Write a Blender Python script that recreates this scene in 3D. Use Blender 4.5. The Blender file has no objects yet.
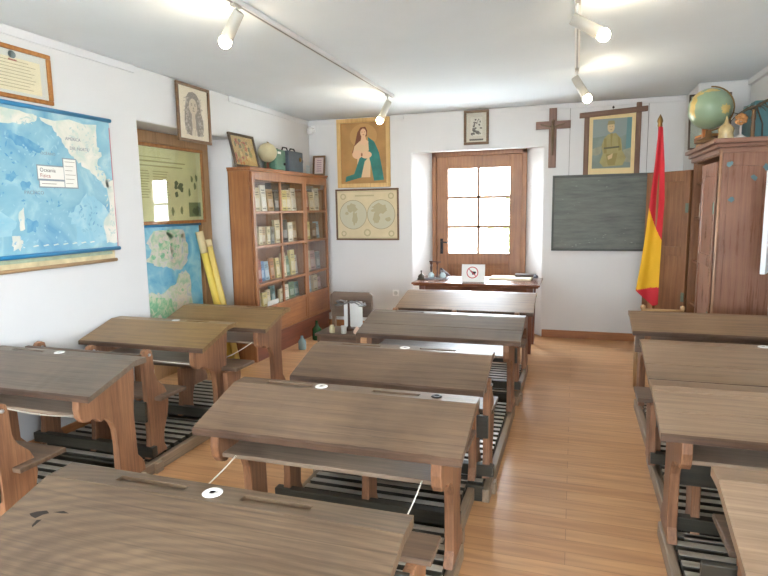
import bpy, bmesh, math, random
from mathutils import Matrix, Vector
PI = math.pi
S = bpy.context.scene
COL = S.collection
rnd = random.Random(7)

# ------------------------------------------------------------------ colour / materials
def lin(c):
    return tuple(((x / 255) / 12.92 if x / 255 <= .04045 else ((x / 255 + .055) / 1.055) ** 2.4) for x in c) + (1.0,)

MATS = {}
def newmat(name):
    m = bpy.data.materials.new(name); m.use_nodes = True
    nt = m.node_tree
    return m, nt, nt.nodes, nt.links, nt.nodes['Principled BSDF']

def plain(name, rgb, rough=.6, metal=0.0, noise=0.0, nscale=8.0, spec=.5):
    if name in MATS: return MATS[name]
    m, nt, N, L, b = newmat(name)
    b.inputs['Roughness'].default_value = rough; b.inputs['Metallic'].default_value = metal
    b.inputs['Specular IOR Level'].default_value = spec
    c = lin(rgb)
    if noise > 0:
        tc = N.new('ShaderNodeTexCoord'); n = N.new('ShaderNodeTexNoise'); r = N.new('ShaderNodeValToRGB')
        n.inputs['Scale'].default_value = nscale; n.inputs['Detail'].default_value = 5
        L.new(tc.outputs['Object'], n.inputs['Vector']); L.new(n.outputs['Fac'], r.inputs['Fac'])
        r.color_ramp.elements[0].position = .3; r.color_ramp.elements[1].position = .72
        r.color_ramp.elements[0].color = tuple(x * (1 - noise) for x in c[:3]) + (1,)
        r.color_ramp.elements[1].color = tuple(min(1, x * (1 + noise)) for x in c[:3]) + (1,)
        L.new(r.outputs['Color'], b.inputs['Base Color'])
    else:
        b.inputs['Base Color'].default_value = c
    MATS[name] = m
    return m

def wood(name, dark, light, axis='X', rough=.45, bump=.12, scale=1.0, spec=.5, rings=.12, wear=None, knot=None):
    """Procedural timber, the grain along AXIS of the object."""
    if name in MATS: return MATS[name]
    m, nt, N, L, b = newmat(name)
    tc = N.new('ShaderNodeTexCoord'); oi = N.new('ShaderNodeObjectInfo')
    off = N.new('ShaderNodeVectorMath'); off.operation = 'MULTIPLY_ADD'
    off.inputs[1].default_value = (1, 1, 1)
    mul = N.new('ShaderNodeMath'); mul.operation = 'MULTIPLY'; mul.inputs[1].default_value = 17.3
    L.new(oi.outputs['Random'], mul.inputs[0])
    L.new(tc.outputs['Object'], off.inputs[0]); L.new(mul.outputs[0], off.inputs[2])
    mp = N.new('ShaderNodeMapping')
    s = {'X': (1.6, 42, 42), 'Y': (42, 1.6, 42), 'Z': (42, 42, 1.6)}[axis]
    mp.inputs['Scale'].default_value = tuple(x * scale for x in s)
    L.new(off.outputs[0], mp.inputs['Vector'])
    n1 = N.new('ShaderNodeTexNoise'); n1.inputs['Scale'].default_value = 2.2; n1.inputs['Detail'].default_value = 9
    n1.inputs['Roughness'].default_value = .68; n1.inputs['Distortion'].default_value = .5
    L.new(mp.outputs[0], n1.inputs['Vector'])
    mp2 = N.new('ShaderNodeMapping')
    s2 = {'X': (.55, 5, 5), 'Y': (5, .55, 5), 'Z': (5, 5, .55)}[axis]
    mp2.inputs['Scale'].default_value = tuple(x * scale for x in s2)
    L.new(off.outputs[0], mp2.inputs['Vector'])
    w = N.new('ShaderNodeTexWave'); w.wave_type = 'BANDS'
    w.bands_direction = {'X': 'Y', 'Y': 'X', 'Z': 'X'}[axis]
    w.inputs['Scale'].default_value = 1.3; w.inputs['Distortion'].default_value = 11
    w.inputs['Detail'].default_value = 3; w.inputs['Detail Scale'].default_value = .8
    L.new(mp2.outputs[0], w.inputs['Vector'])
    n3 = N.new('ShaderNodeTexNoise'); n3.inputs['Scale'].default_value = 3.5; n3.inputs['Detail'].default_value = 4
    L.new(off.outputs[0], n3.inputs['Vector'])
    mx = N.new('ShaderNodeMix'); mx.data_type = 'FLOAT'; mx.inputs[0].default_value = rings
    L.new(n1.outputs['Fac'], mx.inputs[2]); L.new(w.outputs['Fac'], mx.inputs[3])
    mx2 = N.new('ShaderNodeMix'); mx2.data_type = 'FLOAT'; mx2.inputs[0].default_value = .38
    L.new(mx.outputs[0], mx2.inputs[2]); L.new(n3.outputs['Fac'], mx2.inputs[3])
    r = N.new('ShaderNodeValToRGB')
    r.color_ramp.elements[0].position = .34; r.color_ramp.elements[1].position = .66
    r.color_ramp.elements[0].color = lin(dark); r.color_ramp.elements[1].color = lin(light)
    L.new(mx2.outputs[0], r.inputs['Fac'])
    mp4 = N.new('ShaderNodeMapping')
    mp4.inputs['Scale'].default_value = tuple(x * scale for x in {'X': (.9, 75, 75), 'Y': (75, .9, 75), 'Z': (75, 75, .9)}[axis])
    L.new(off.outputs[0], mp4.inputs['Vector'])
    n4 = N.new('ShaderNodeTexNoise'); n4.inputs['Scale'].default_value = 1.6; n4.inputs['Detail'].default_value = 3; L.new(mp4.outputs[0], n4.inputs['Vector'])
    r4 = N.new('ShaderNodeValToRGB'); r4.color_ramp.elements[0].position = .30; r4.color_ramp.elements[1].position = .40
    k_ = wear if wear else .75
    r4.color_ramp.elements[0].color = (k_, k_, k_, 1); r4.color_ramp.elements[1].color = (1, 1, 1, 1); L.new(n4.outputs['Fac'], r4.inputs['Fac'])
    mm = N.new('ShaderNodeMix'); mm.data_type = 'RGBA'; mm.blend_type = 'MULTIPLY'; mm.inputs[0].default_value = 1
    L.new(r.outputs['Color'], mm.inputs[6]); L.new(r4.outputs['Color'], mm.inputs[7])
    last = mm.outputs[2]
    if knot:
        mp5 = N.new('ShaderNodeMapping'); mp5.inputs['Location'].default_value = (-knot[0] * .30, -knot[1] * 1.0, 0); mp5.inputs['Scale'].default_value = (.30, 1.0, 0)
        L.new(tc.outputs['Object'], mp5.inputs['Vector'])
        w5 = N.new('ShaderNodeTexWave'); w5.wave_type = 'RINGS'; w5.rings_direction = 'SPHERICAL'; w5.inputs['Scale'].default_value = 15; w5.inputs['Distortion'].default_value = 3.2; w5.inputs['Detail'].default_value = 3; w5.inputs['Detail Scale'].default_value = 1.2
        L.new(mp5.outputs[0], w5.inputs['Vector'])
        r5 = N.new('ShaderNodeValToRGB'); r5.color_ramp.elements[0].color = (.8, .8, .8, 1); r5.color_ramp.elements[1].color = (1.06, 1.06, 1.06, 1); L.new(w5.outputs['Fac'], r5.inputs['Fac'])
        m5 = N.new('ShaderNodeMix'); m5.data_type = 'RGBA'; m5.blend_type = 'MULTIPLY'; m5.inputs[0].default_value = 1
        L.new(last, m5.inputs[6]); L.new(r5.outputs['Color'], m5.inputs[7]); last = m5.outputs[2]
    L.new(last, b.inputs['Base Color'])
    b.inputs['Specular IOR Level'].default_value = spec
    rr = N.new('ShaderNodeMapRange'); rr.inputs['To Min'].default_value = max(.05, rough - .1); rr.inputs['To Max'].default_value = rough + .16
    L.new(mx2.outputs[0], rr.inputs['Value']); L.new(rr.outputs[0], b.inputs['Roughness'])
    if bump:
        bp = N.new('ShaderNodeBump'); bp.inputs['Strength'].default_value = bump; bp.inputs['Distance'].default_value = .004
        L.new(mx.outputs[0], bp.inputs['Height']); L.new(bp.outputs[0], b.inputs['Normal'])
    MATS[name] = m
    return m

def plaster(name, rgb, bump=.12):
    m, nt, N, L, b = newmat(name)
    tc = N.new('ShaderNodeTexCoord'); n = N.new('ShaderNodeTexNoise'); n.inputs['Scale'].default_value = 3.0; n.inputs['Detail'].default_value = 8
    L.new(tc.outputs['Object'], n.inputs['Vector'])
    r = N.new('ShaderNodeValToRGB'); c = lin(rgb)
    r.color_ramp.elements[0].color = tuple(x * .96 for x in c[:3]) + (1,); r.color_ramp.elements[1].color = tuple(min(1, x * 1.03) for x in c[:3]) + (1,)
    L.new(n.outputs['Fac'], r.inputs['Fac']); L.new(r.outputs['Color'], b.inputs['Base Color'])
    bp = N.new('ShaderNodeBump'); bp.inputs['Strength'].default_value = bump; bp.inputs['Distance'].default_value = .01
    L.new(n.outputs['Fac'], bp.inputs['Height']); L.new(bp.outputs[0], b.inputs['Normal'])
    b.inputs['Roughness'].default_value = .85; b.inputs['Specular IOR Level'].default_value = .25
    MATS[name] = m
    return m

def parquet(name):
    m, nt, N, L, b = newmat(name)
    tc = N.new('ShaderNodeTexCoord')
    br = N.new('ShaderNodeTexBrick')
    br.inputs['Scale'].default_value = 1.0; br.inputs['Brick Width'].default_value = 1.25; br.inputs['Row Height'].default_value = .095
    br.inputs['Mortar Size'].default_value = .0012; br.inputs['Mortar Smooth'].default_value = .3; br.offset = .37; br.offset_frequency = 2
    br.inputs['Color1'].default_value = lin((194, 146, 100)); br.inputs['Color2'].default_value = lin((210, 164, 118)); br.inputs['Mortar'].default_value = lin((150, 106, 68))
    L.new(tc.outputs['Object'], br.inputs['Vector'])
    mp = N.new('ShaderNodeMapping'); mp.inputs['Scale'].default_value = (1.2, 16, 1)
    L.new(tc.outputs['Object'], mp.inputs['Vector'])
    n = N.new('ShaderNodeTexNoise'); n.inputs['Scale'].default_value = 2.0; n.inputs['Detail'].default_value = 8; n.inputs['Distortion'].default_value = .6
    L.new(mp.outputs[0], n.inputs['Vector'])
    r = N.new('ShaderNodeValToRGB'); r.color_ramp.elements[0].position = .3; r.color_ramp.elements[1].position = .7
    r.color_ramp.elements[0].color = (.78, .74, .70, 1); r.color_ramp.elements[1].color = (1.08, 1.08, 1.08, 1)
    L.new(n.outputs['Fac'], r.inputs['Fac'])
    mx = N.new('ShaderNodeMix'); mx.data_type = 'RGBA'; mx.blend_type = 'MULTIPLY'; mx.inputs[0].default_value = 1
    L.new(br.outputs['Color'], mx.inputs[6]); L.new(r.outputs['Color'], mx.inputs[7])
    L.new(mx.outputs[2], b.inputs['Base Color'])
    rr = N.new('ShaderNodeMapRange'); rr.inputs['To Min'].default_value = .30; rr.inputs['To Max'].default_value = .44
    L.new(n.outputs['Fac'], rr.inputs['Value']); L.new(rr.outputs[0], b.inputs['Roughness'])
    bp = N.new('ShaderNodeBump'); bp.inputs['Strength'].default_value = .08; bp.inputs['Distance'].default_value = .002
    L.new(n.outputs['Fac'], bp.inputs['Height']); L.new(bp.outputs[0], b.inputs['Normal'])
    MATS[name] = m
    return m

def thin_glass(name, gloss=1.0, tint=(255, 255, 255)):
    m = bpy.data.materials.new(name); m.use_nodes = True
    nt = m.node_tree; N, L = nt.nodes, nt.links
    N.remove(N['Principled BSDF']); out = N['Material Output']
    t = N.new('ShaderNodeBsdfTransparent'); t.inputs[0].default_value = lin(tint)
    g = N.new('ShaderNodeBsdfGlossy'); g.inputs['Roughness'].default_value = .03
    lw = N.new('ShaderNodeLayerWeight'); lw.inputs[0].default_value = .5
    pw = N.new('ShaderNodeMath'); pw.operation = 'POWER'; pw.inputs[1].default_value = 4.0
    f = N.new('ShaderNodeMath'); f.operation = 'MULTIPLY_ADD'; f.inputs[1].default_value = .85; f.inputs[2].default_value = .035
    L.new(lw.outputs['Facing'], pw.inputs[0]); L.new(pw.outputs[0], f.inputs[0])
    mu = N.new('ShaderNodeMath'); mu.operation = 'MULTIPLY'; mu.inputs[1].default_value = gloss; mu.use_clamp = True
    mix = N.new('ShaderNodeMixShader')
    L.new(f.outputs[0], mu.inputs[0]); L.new(mu.outputs[0], mix.inputs[0]); L.new(t.outputs[0], mix.inputs[1]); L.new(g.outputs[0], mix.inputs[2])
    L.new(mix.outputs[0], out.inputs[0])
    MATS[name] = m
    return m

def emit(name, rgb, strength):
    m, nt, N, L, b = newmat(name)
    b.inputs['Base Color'].default_value = lin(rgb)
    b.inputs['Emission Color'].default_value = lin(rgb); b.inputs['Emission Strength'].default_value = strength
    MATS[name] = m
    return m

# ------------------------------------------------------------------ mesh builder
class MB:
    def __init__(s):
        s.v = []; s.f = []; s.mi = []; s.mats = []; s.cur = 0; s.T = None; s.sm = []
        s.smooth = False
    def use(s, mat):
        if mat not in s.mats: s.mats.append(mat)
        s.cur = s.mats.index(mat); return s
    def add(s, vs, fs):
        o = len(s.v)
        for p in vs:
            p = Vector(p)
            s.v.append(tuple(s.T @ p) if s.T else tuple(p))
        for f in fs:
            s.f.append(tuple(i + o for i in f)); s.mi.append(s.cur); s.sm.append(s.smooth)
        return s
    def box(s, x0, x1, y0, y1, z0, z1):
        v = [(x0, y0, z0), (x1, y0, z0), (x1, y1, z0), (x0, y1, z0), (x0, y0, z1), (x1, y0, z1), (x1, y1, z1), (x0, y1, z1)]
        return s.add(v, [(0, 3, 2, 1), (4, 5, 6, 7), (0, 1, 5, 4), (1, 2, 6, 5), (2, 3, 7, 6), (3, 0, 4, 7)])
    def prism(s, poly, a, b, axis='X'):
        """POLY in the plane across AXIS, extruded from a to b. X: (y,z); Y: (x,z); Z: (x,y)."""
        n = len(poly)
        P = {'X': lambda p, t: (t, p[0], p[1]), 'Y': lambda p, t: (p[0], t, p[1]), 'Z': lambda p, t: (p[0], p[1], t)}[axis]
        v = [P(p, a) for p in poly] + [P(p, b) for p in poly]
        fs = [tuple(range(n)), tuple(range(2 * n - 1, n - 1, -1))] + [(i + n, (i + 1) % n + n, (i + 1) % n, i) for i in range(n)]
        return s.add(v, fs)
    def tube(s, pts, r, n=8, cap=True):
        pts = [Vector(p) for p in pts]; rs = r if isinstance(r, (list, tuple)) else [r] * len(pts)
        vs = []; up = None
        for i, p in enumerate(pts):
            d = (pts[min(i + 1, len(pts) - 1)] - pts[max(i - 1, 0)]).normalized()
            if up is None:
                up = Vector((0, 0, 1)) if abs(d.z) < .9 else Vector((1, 0, 0))
            a = d.cross(up).normalized(); up = a.cross(d).normalized()
            for k in range(n):
                t = 2 * PI * k / n
                vs.append(p + rs[i] * (math.cos(t) * a + math.sin(t) * up))
        fs = []
        for i in range(len(pts) - 1):
            for k in range(n):
                fs.append((i * n + k, i * n + (k + 1) % n, (i + 1) * n + (k + 1) % n, (i + 1) * n + k))
        if cap:
            fs.append(tuple(range(n - 1, -1, -1))); fs.append(tuple((len(pts) - 1) * n + k for k in range(n)))
        return s.add(vs, fs)
    def lathe(s, prof, c=(0, 0, 0), n=20, rot=None):
        M = Matrix.Translation(c) @ (rot if rot else Matrix.Identity(4))
        vs = [M @ Vector((r * math.cos(2 * PI * k / n), r * math.sin(2 * PI * k / n), z)) for r, z in prof for k in range(n)]
        fs = []
        for i in range(len(prof) - 1):
            for k in range(n):
                fs.append((i * n + k, i * n + (k + 1) % n, (i + 1) * n + (k + 1) % n, (i + 1) * n + k))
        if prof[0][0] > 1e-5: fs.append(tuple(range(n - 1, -1, -1)))
        if prof[-1][0] > 1e-5: fs.append(tuple((len(prof) - 1) * n + k for k in range(n)))
        return s.add(vs, fs)
    def ball(s, c, r, n=20, m=12, sq=(1, 1, 1)):
        pr = [(max(1e-6, math.sin(PI * i / m)), -math.cos(PI * i / m)) for i in range(m + 1)]
        vs = [(c[0] + r * sq[0] * p * math.cos(2 * PI * k / n), c[1] + r * sq[1] * p * math.sin(2 * PI * k / n), c[2] + r * sq[2] * z) for p, z in pr for k in range(n)]
        fs = [(i * n + k, i * n + (k + 1) % n, (i + 1) * n + (k + 1) % n, (i + 1) * n + k) for i in range(m) for k in range(n)]
        return s.add(vs, fs)
    def poly(s, pts):
        return s.add(pts, [tuple(range(len(pts)))])
    def build(s, name, mat=None, parent=None, bevel=0.0, seg=2, smooth=None):
        me = bpy.data.meshes.new(name)
        off = Vector(parent.location) if (parent is not None and parent.parent is None and not s.T) else Vector((0, 0, 0))
        if parent is not None and parent.parent is not None and not s.T:
            q = parent
            while q is not None: off += Vector(q.location); q = q.parent
        me.from_pydata([tuple(Vector(p) - off) for p in s.v], [], s.f)
        ml = s.mats if s.mats else [mat]
        for m in ml: me.materials.append(m)
        me.polygons.foreach_set('material_index', s.mi)
        me.polygons.foreach_set('use_smooth', s.sm if smooth is None else [smooth] * len(s.f))
        bm = bmesh.new(); bm.from_mesh(me); bmesh.ops.recalc_face_normals(bm, faces=bm.faces); bm.to_mesh(me); bm.free()
        me.update()
        o = bpy.data.objects.new(name, me); COL.objects.link(o)
        if parent is not None: o.parent = parent
        if bevel:
            bv = o.modifiers.new('Bevel', 'BEVEL'); bv.width = bevel; bv.segments = seg; bv.limit_method = 'ANGLE'; bv.angle_limit = .6
        return o

def tag(o, label=None, cat=None, group=None, kind=None):
    if label: o['label'] = label
    if cat: o['category'] = cat
    if group: o['group'] = group
    if kind: o['kind'] = kind
    return o
def thing(name, loc, label, cat, group=None, rz=0.0):
    o = bpy.data.objects.new(name, None); o.empty_display_size = .05; COL.objects.link(o)
    o.location = loc; o.rotation_euler = (0, 0, rz)
    return tag(o, label, cat, group)
def recentre(o):
    """Moves a single-mesh thing's origin to the middle of its base."""
    vs = o.data.vertices
    c = Vector(((min(v.co.x for v in vs) + max(v.co.x for v in vs)) / 2, (min(v.co.y for v in vs) + max(v.co.y for v in vs)) / 2, min(v.co.z for v in vs)))
    for v in vs: v.co -= c
    o.location = c
    return o

def letters(mb, body, size, M, mat, depth=.0004):
    """Adds lettering to a mesh: BODY in the XY plane of the matrix M."""
    cu = bpy.data.curves.new('lettering', 'FONT'); cu.body = body; cu.size = size; cu.extrude = depth; cu.resolution_u = 2
    o = bpy.data.objects.new('lettering', cu)
    COL.objects.link(o)
    dg = bpy.context.evaluated_depsgraph_get()
    me = o.evaluated_get(dg).to_mesh()
    mb.use(mat)
    vs = [M @ v.co for v in me.vertices]; fs = [tuple(p.vertices) for p in me.polygons]
    o.evaluated_get(dg).to_mesh_clear()
    mb.add(vs, fs)
    bpy.data.objects.remove(o); bpy.data.curves.remove(cu)

def mottled(name, stops, scale, rough=.5, detail=6):
    if name in MATS: return MATS[name]
    m, nt, N, L, b = newmat(name)
    tc = N.new('ShaderNodeTexCoord'); n = N.new('ShaderNodeTexNoise'); n.inputs['Scale'].default_value = scale; n.inputs['Detail'].default_value = detail; n.inputs['Distortion'].default_value = .8
    r = N.new('ShaderNodeValToRGB'); L.new(tc.outputs['Object'], n.inputs['Vector']); L.new(n.outputs['Fac'], r.inputs['Fac']); L.new(r.outputs['Color'], b.inputs['Base Color'])
    cr = r.color_ramp
    while len(cr.elements) < len(stops): cr.elements.new(.5)
    for e, (p, c) in zip(cr.elements, stops): e.position = p; e.color = lin(c)
    b.inputs['Roughness'].default_value = rough
    MATS[name] = m
    return m

# ------------------------------------------------------------------ palette
M_wall = plaster('white plaster', (217, 217, 216))
M_ceil = plaster('ceiling paint', (226, 235, 240), .05)
M_floor = parquet('laminate floor')
M_skirt = wood('skirting wood', (140, 88, 48), (176, 118, 70), 'X', .45, .05)
M_skirtY = wood('skirting wood long', (140, 88, 48), (176, 118, 70), 'Y', .45, .05)
M_doorX = wood('door wood rails', (122, 78, 46), (162, 112, 70), 'X', .38, .06)
M_doorZ = wood('door wood stiles', (122, 78, 46), (162, 112, 70), 'Z', .38, .06)
M_pane = thin_glass('window glass', .8)
M_glass = thin_glass('cabinet glass', 1.0, (251, 251, 250))
M_black = plain('blackened iron', (38, 37, 38), .45, .6)
M_brass = plain('aged brass', (140, 112, 66), .4, .8)
M_steel = plain('brushed steel', (176, 178, 180), .35, .9)
M_white = plain('white enamel', (238, 238, 236), .35)
M_paper = plain('white paper', (236, 236, 232), .8, 0, .03, 20)
M_cream = plain('aged cream paper', (226, 214, 184), .8, 0, .06, 14)
M_rope = plain('white cord cotton', (222, 216, 202), .8)
M_hole = plain('dark hole', (22, 18, 16), .8)
M_ceram = plain('white ceramic', (232, 230, 224), .25)

# ------------------------------------------------------------------ camera
cam = bpy.data.cameras.new('camera'); co = bpy.data.objects.new('camera', cam); COL.objects.link(co)
cam.sensor_width = 36; cam.lens = 36 * 577 / 768; cam.clip_start = .05; cam.clip_end = 200
R3 = Matrix(((0.9501401908612358, -0.02752995194992196, 0.3106054079629158),
             (0.3114311654432472, 0.13370343228453546, -0.9408156149777678),
             (-0.015628400456706, 0.9906389321750734, 0.13561068968999163)))
co.matrix_world = Matrix.Translation((0, 0, 1.5)) @ R3.to_4x4()
S.camera = co

# ------------------------------------------------------------------ room shell
XL, XR, YB, YR, ZC = -3.226, 1.49, 6.82, -4.4, 2.615
def struct(o): o['kind'] = 'structure'; return o
m = MB(); m.box(XL - .6, XR + .6, YR - .4, YB + .48, -.12, 0); struct(m.build('floor', M_floor))
m = MB(); m.box(XL - .6, XR + .6, YR - .4, YB + .48, ZC, ZC + .2); struct(m.build('ceiling', M_ceil))
# left wall, with the doorway recess
m = MB(); X2 = XL - .5
m.prism([(YR - .4, 0), (3.765, 0), (3.765, 2.205), (5.055, 2.205), (5.055, 0), (YB + .48, 0), (YB + .48, ZC), (YR - .4, ZC)], X2, XL, 'X')
m.box(X2, XL - .36, 3.765, 5.055, 0, 2.205)
struct(m.build('wall_left', M_wall, bevel=.012))
# back wall with splayed door recess
m = MB()
yb2, yb3 = YB + .33, YB + .48
xa, xb = XL, XR + .5
nf = [(xa, 0), (-1.88, 0), (-1.88, 2.16), (-.345, 2.16), (-.345, 0), (xb, 0), (xb, ZC), (xa, ZC)]
nb = [(xa, 0), (-1.70, 0), (-1.70, 2.183), (-.55, 2.183), (-.55, 0), (xb, 0), (xb, ZC), (xa, ZC)]
m.add([(x, YB, z) for x, z in nf] + [(x, yb2, z) for x, z in nb] + [(x, yb3, z) for x, z in nb],
      [tuple(range(8)), tuple(range(23, 15, -1))] + [q for k in range(8) for q in (((k + 1) % 8, k, k + 8, (k + 1) % 8 + 8), ((k + 1) % 8 + 8, k + 8, k + 16, (k + 1) % 8 + 16))])
struct(m.build('wall_back', M_wall, bevel=.014))
# right wall with two windows
m = MB()
WR = [(-3.6, -2.2), (-1.4, .1)]; wz = (.85, 2.3)
ys = [YR - .4, WR[0][0], WR[0][1], WR[1][0], WR[1][1], YB]
for a, b in ((0, 1), (2, 3), (4, 5)): m.box(XR, XR + .4, ys[a], ys[b], 0, ZC)
for a, b in WR: m.box(XR, XR + .4, a, b, 0, wz[0]); m.box(XR, XR + .4, a, b, wz[1], ZC)
struct(m.build('wall_right', M_wall))
m = MB(); m.box(1.06, XR, 6.2, YB, 0, ZC); struct(m.build('wall_right_projection', M_wall, bevel=.02))
m = MB()
WB_fill = [(-2.7, -1.3), (-.6, .8)]  # unseen rear windows, added to send fill light towards the back wall
xs = [XL, -2.7, -1.3, -.6, .8, XR]
for a, b in ((0, 1), (2, 3), (4, 5)): m.box(xs[a], xs[b], YR - .4, YR, 0, ZC)
for a, b in WB_fill: m.box(a, b, YR - .4, YR, 0, wz[0]); m.box(a, b, YR - .4, YR, wz[1], ZC)
struct(m.build('wall_rear', M_wall))
# windows of the right wall, and the added fill-light ones of the rear
wi = 0
def window(axis, a, b, at):
    global wi; wi += 1
    m = MB()
    def bx(u0, u1, z0, z1, d0=-.03, d1=.03):
        if axis == 'Y': m.box(at + d0, at + d1, u0, u1, z0, z1)
        else: m.box(u0, u1, at + d0, at + d1, z0, z1)
    c = (a + b) / 2
    for u0, u1 in ((a, a + .06), (b - .06, b), (c - .045, c + .045)): bx(u0, u1, wz[0], wz[1])
    for z0, z1 in ((wz[0], wz[0] + .06), (wz[1] - .06, wz[1]), (1.53, 1.57)): bx(a, b, z0, z1, -.025, .025)
    o = struct(m.build('window_%d' % wi, M_doorZ, bevel=.004))
    m = MB()
    if axis == 'Y': m.box(at - .003, at + .003, a + .01, b - .01, wz[0] + .01, wz[1] - .01)
    else: m.box(a + .01, b - .01, at - .003, at + .003, wz[0] + .01, wz[1] - .01)
    m.build('pane', M_pane, o)
for a, b in WR: window('Y', a, b, XR + .28)
for a, b in WB_fill: window('X', a, b, YR - .28)
# skirting boards
m = MB(); m.box(-.33, 1.055, YB - .018, YB, 0, .088); m.box(XL, -1.9, YB - .018, YB, 0, .088); struct(m.build('baseboard_back', M_skirt, bevel=.004))
m = MB(); m.box(XL, XL + .016, YR, 3.75, 0, .088); m.box(XL, XL + .016, 5.07, YB - .02, 0, .088); struct(m.build('baseboard_left', M_skirtY, bevel=.004))
m = MB(); m.box(XR - .016, XR, YR, 6.19, 0, .088); struct(m.build('baseboard_right', M_skirtY, bevel=.004))
# picture rails under the ceiling
def rail(n, x0, x1, y0, y1):
    m = MB(); m.box(x0, x1, y0, y1, ZC - .052, ZC - .004); m.box(x0 - (.003 if x1 - x0 < .03 else 0), x1 + (.003 if x1 - x0 < .03 else 0), y0 - (.003 if y1 - y0 < .03 else 0), y1, ZC - .058, ZC - .05)
    struct(m.build('trim_%d' % n, plain('rail paint', (216, 217, 217), .6)))
rail(1, XL, XL + .012, YR, 3.76); rail(2, XL, XL + .012, 5.04, YB); rail(3, XL + .012, -1.97, YB - .012, YB)
rail(4, -.40, 1.05, YB - .012, YB); rail(5, XR - .03, XR, 4.2, 6.19)

# ------------------------------------------------------------------ door 1 (glazed, in the back wall)
YD = YB + .30
door = MB()
door.box(-1.70, -1.645, YD, YD + .12, 0, 2.18); door.box(-.605, -.55, YD, YD + .12, 0, 2.18); door.box(-1.70, -.55, YD, YD + .12, 2.125, 2.183)
D1 = struct(door.build('door_1', M_doorZ, bevel=.006))
lf = MB(); a, b = -1.645, -.605; y0, y1 = YD + .02, YD + .065
lf.box(a, a + .145, y0, y1, .02, 2.125); lf.box(b - .145, b, y0, y1, .02, 2.125)
lf.use(M_doorZ)
lf.box(a + .145, b - .145, y0, y1, 1.975, 2.125); lf.box(a + .145, b - .145, y0, y1, .80, .94); lf.box(a + .145, b - .145, y0, y1, .02, .2)
lf.box(a + .14, b - .14, y0 + .015, y1 - .012, .2, .80)
lf.box(a + .2, b - .2, y0 + .004, y1 - .012, .26, .75)
leaf = lf.build('leaf', M_doorZ, D1, bevel=.005)
mu = MB(); mu.box(-1.142, -1.108, y0 + .004, y1 - .004, .94, 1.975)
for z in (1.265, 1.625): mu.box(a + .14, b - .14, y0 + .004, y1 - .004, z - .017, z + .017)
mu.build('glazing_bars', M_doorX, D1, bevel=.004)
g = MB(); g.box(a + .14, b - .14, YD + .04, YD + .044, .935, 1.98); g.build('pane', M_pane, D1)
h = MB(); h.box(-1.60, -1.565, YD + .008, YD + .02, .93, 1.12); h.tube([(-1.583, YD + .015, 1.08), (-1.583, YD - .035, 1.08), (-1.50, YD - .04, 1.075)], .009)
h.box(-1.59, -1.576, YD - .0, YD + .02, .955, .985)
h.build('handle', M_black, D1, bevel=.002)

# ------------------------------------------------------------------ door 2 (old wooden door in the left recess)
XD = XL - .30
M_old = wood('old ochre door wood', (158, 120, 78), (194, 154, 108), 'Z', .5, .08)
d2 = MB(); d2.box(XD - .05, XD - .01, 3.77, 5.05, 0, 2.2); D2 = struct(d2.build('door_2', M_old))
fr = MB(); fr.box(XD - .01, XD + .03, 3.77, 5.05, 2.10, 2.2); fr.box(XD - .01, XD + .03, 4.89, 5.05, 0, 2.1); fr.box(XD - .01, XD + .03, 3.77, 3.86, 0, 2.1)
fr.build('door_frame', M_old, D2, bevel=.005)

# ------------------------------------------------------------------ outdoors
m = MB(); m.box(-30, 30, -30, 40, -.35, -.125); struct(m.build('ground', plain('pale gravel', (226, 224, 218), .9, 0, .12, 3)))
m = MB(); m.box(-9, 9, 13, 13.4, -.125, 2.3); struct(m.build('wall_garden', plain('garden render', (240, 238, 230), .9, 0, .05, 1.5)))
def shrub(x, y, h, w, seed, label):
    r = random.Random(seed)
    t = thing('garden_shrub', (x, y, -.125), label, 'shrub', 'shrubs in the garden outside the glazed door')
    s = MB(); s.tube([(x, y, -.125), (x + .05, y, h * .5), (x, y, h * .8)], [.05, .04, .02]); s.build('stem', M_doorZ, t)
    f = MB()
    for _ in range(420):
        u, v, q = r.random() * 2 * PI, math.acos(2 * r.random() - 1), r.random() ** .4
        c = Vector((x + w * q * math.sin(v) * math.cos(u), y + w * q * math.sin(v) * math.sin(u), h * .6 + h * .45 * q * math.cos(v)))
        a = Vector((r.uniform(-1, 1), r.uniform(-1, 1), r.uniform(-1, 1))).normalized() * .07; b = a.cross(Vector((r.random(), r.random(), r.random() + .1))).normalized() * .035
        f.poly([c - a, c + b, c + a, c - b])
    f.build('foliage', plain('leaf green', (96, 128, 64), .6), t)
shrub(-2.9, 11.6, 1.3, .55, 1, 'low green shrub outside, seen through the lower left door panes')
shrub(-1.2, 12.2, 1.7, .5, 2, 'taller green shrub outside, seen through the right door panes')

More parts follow.
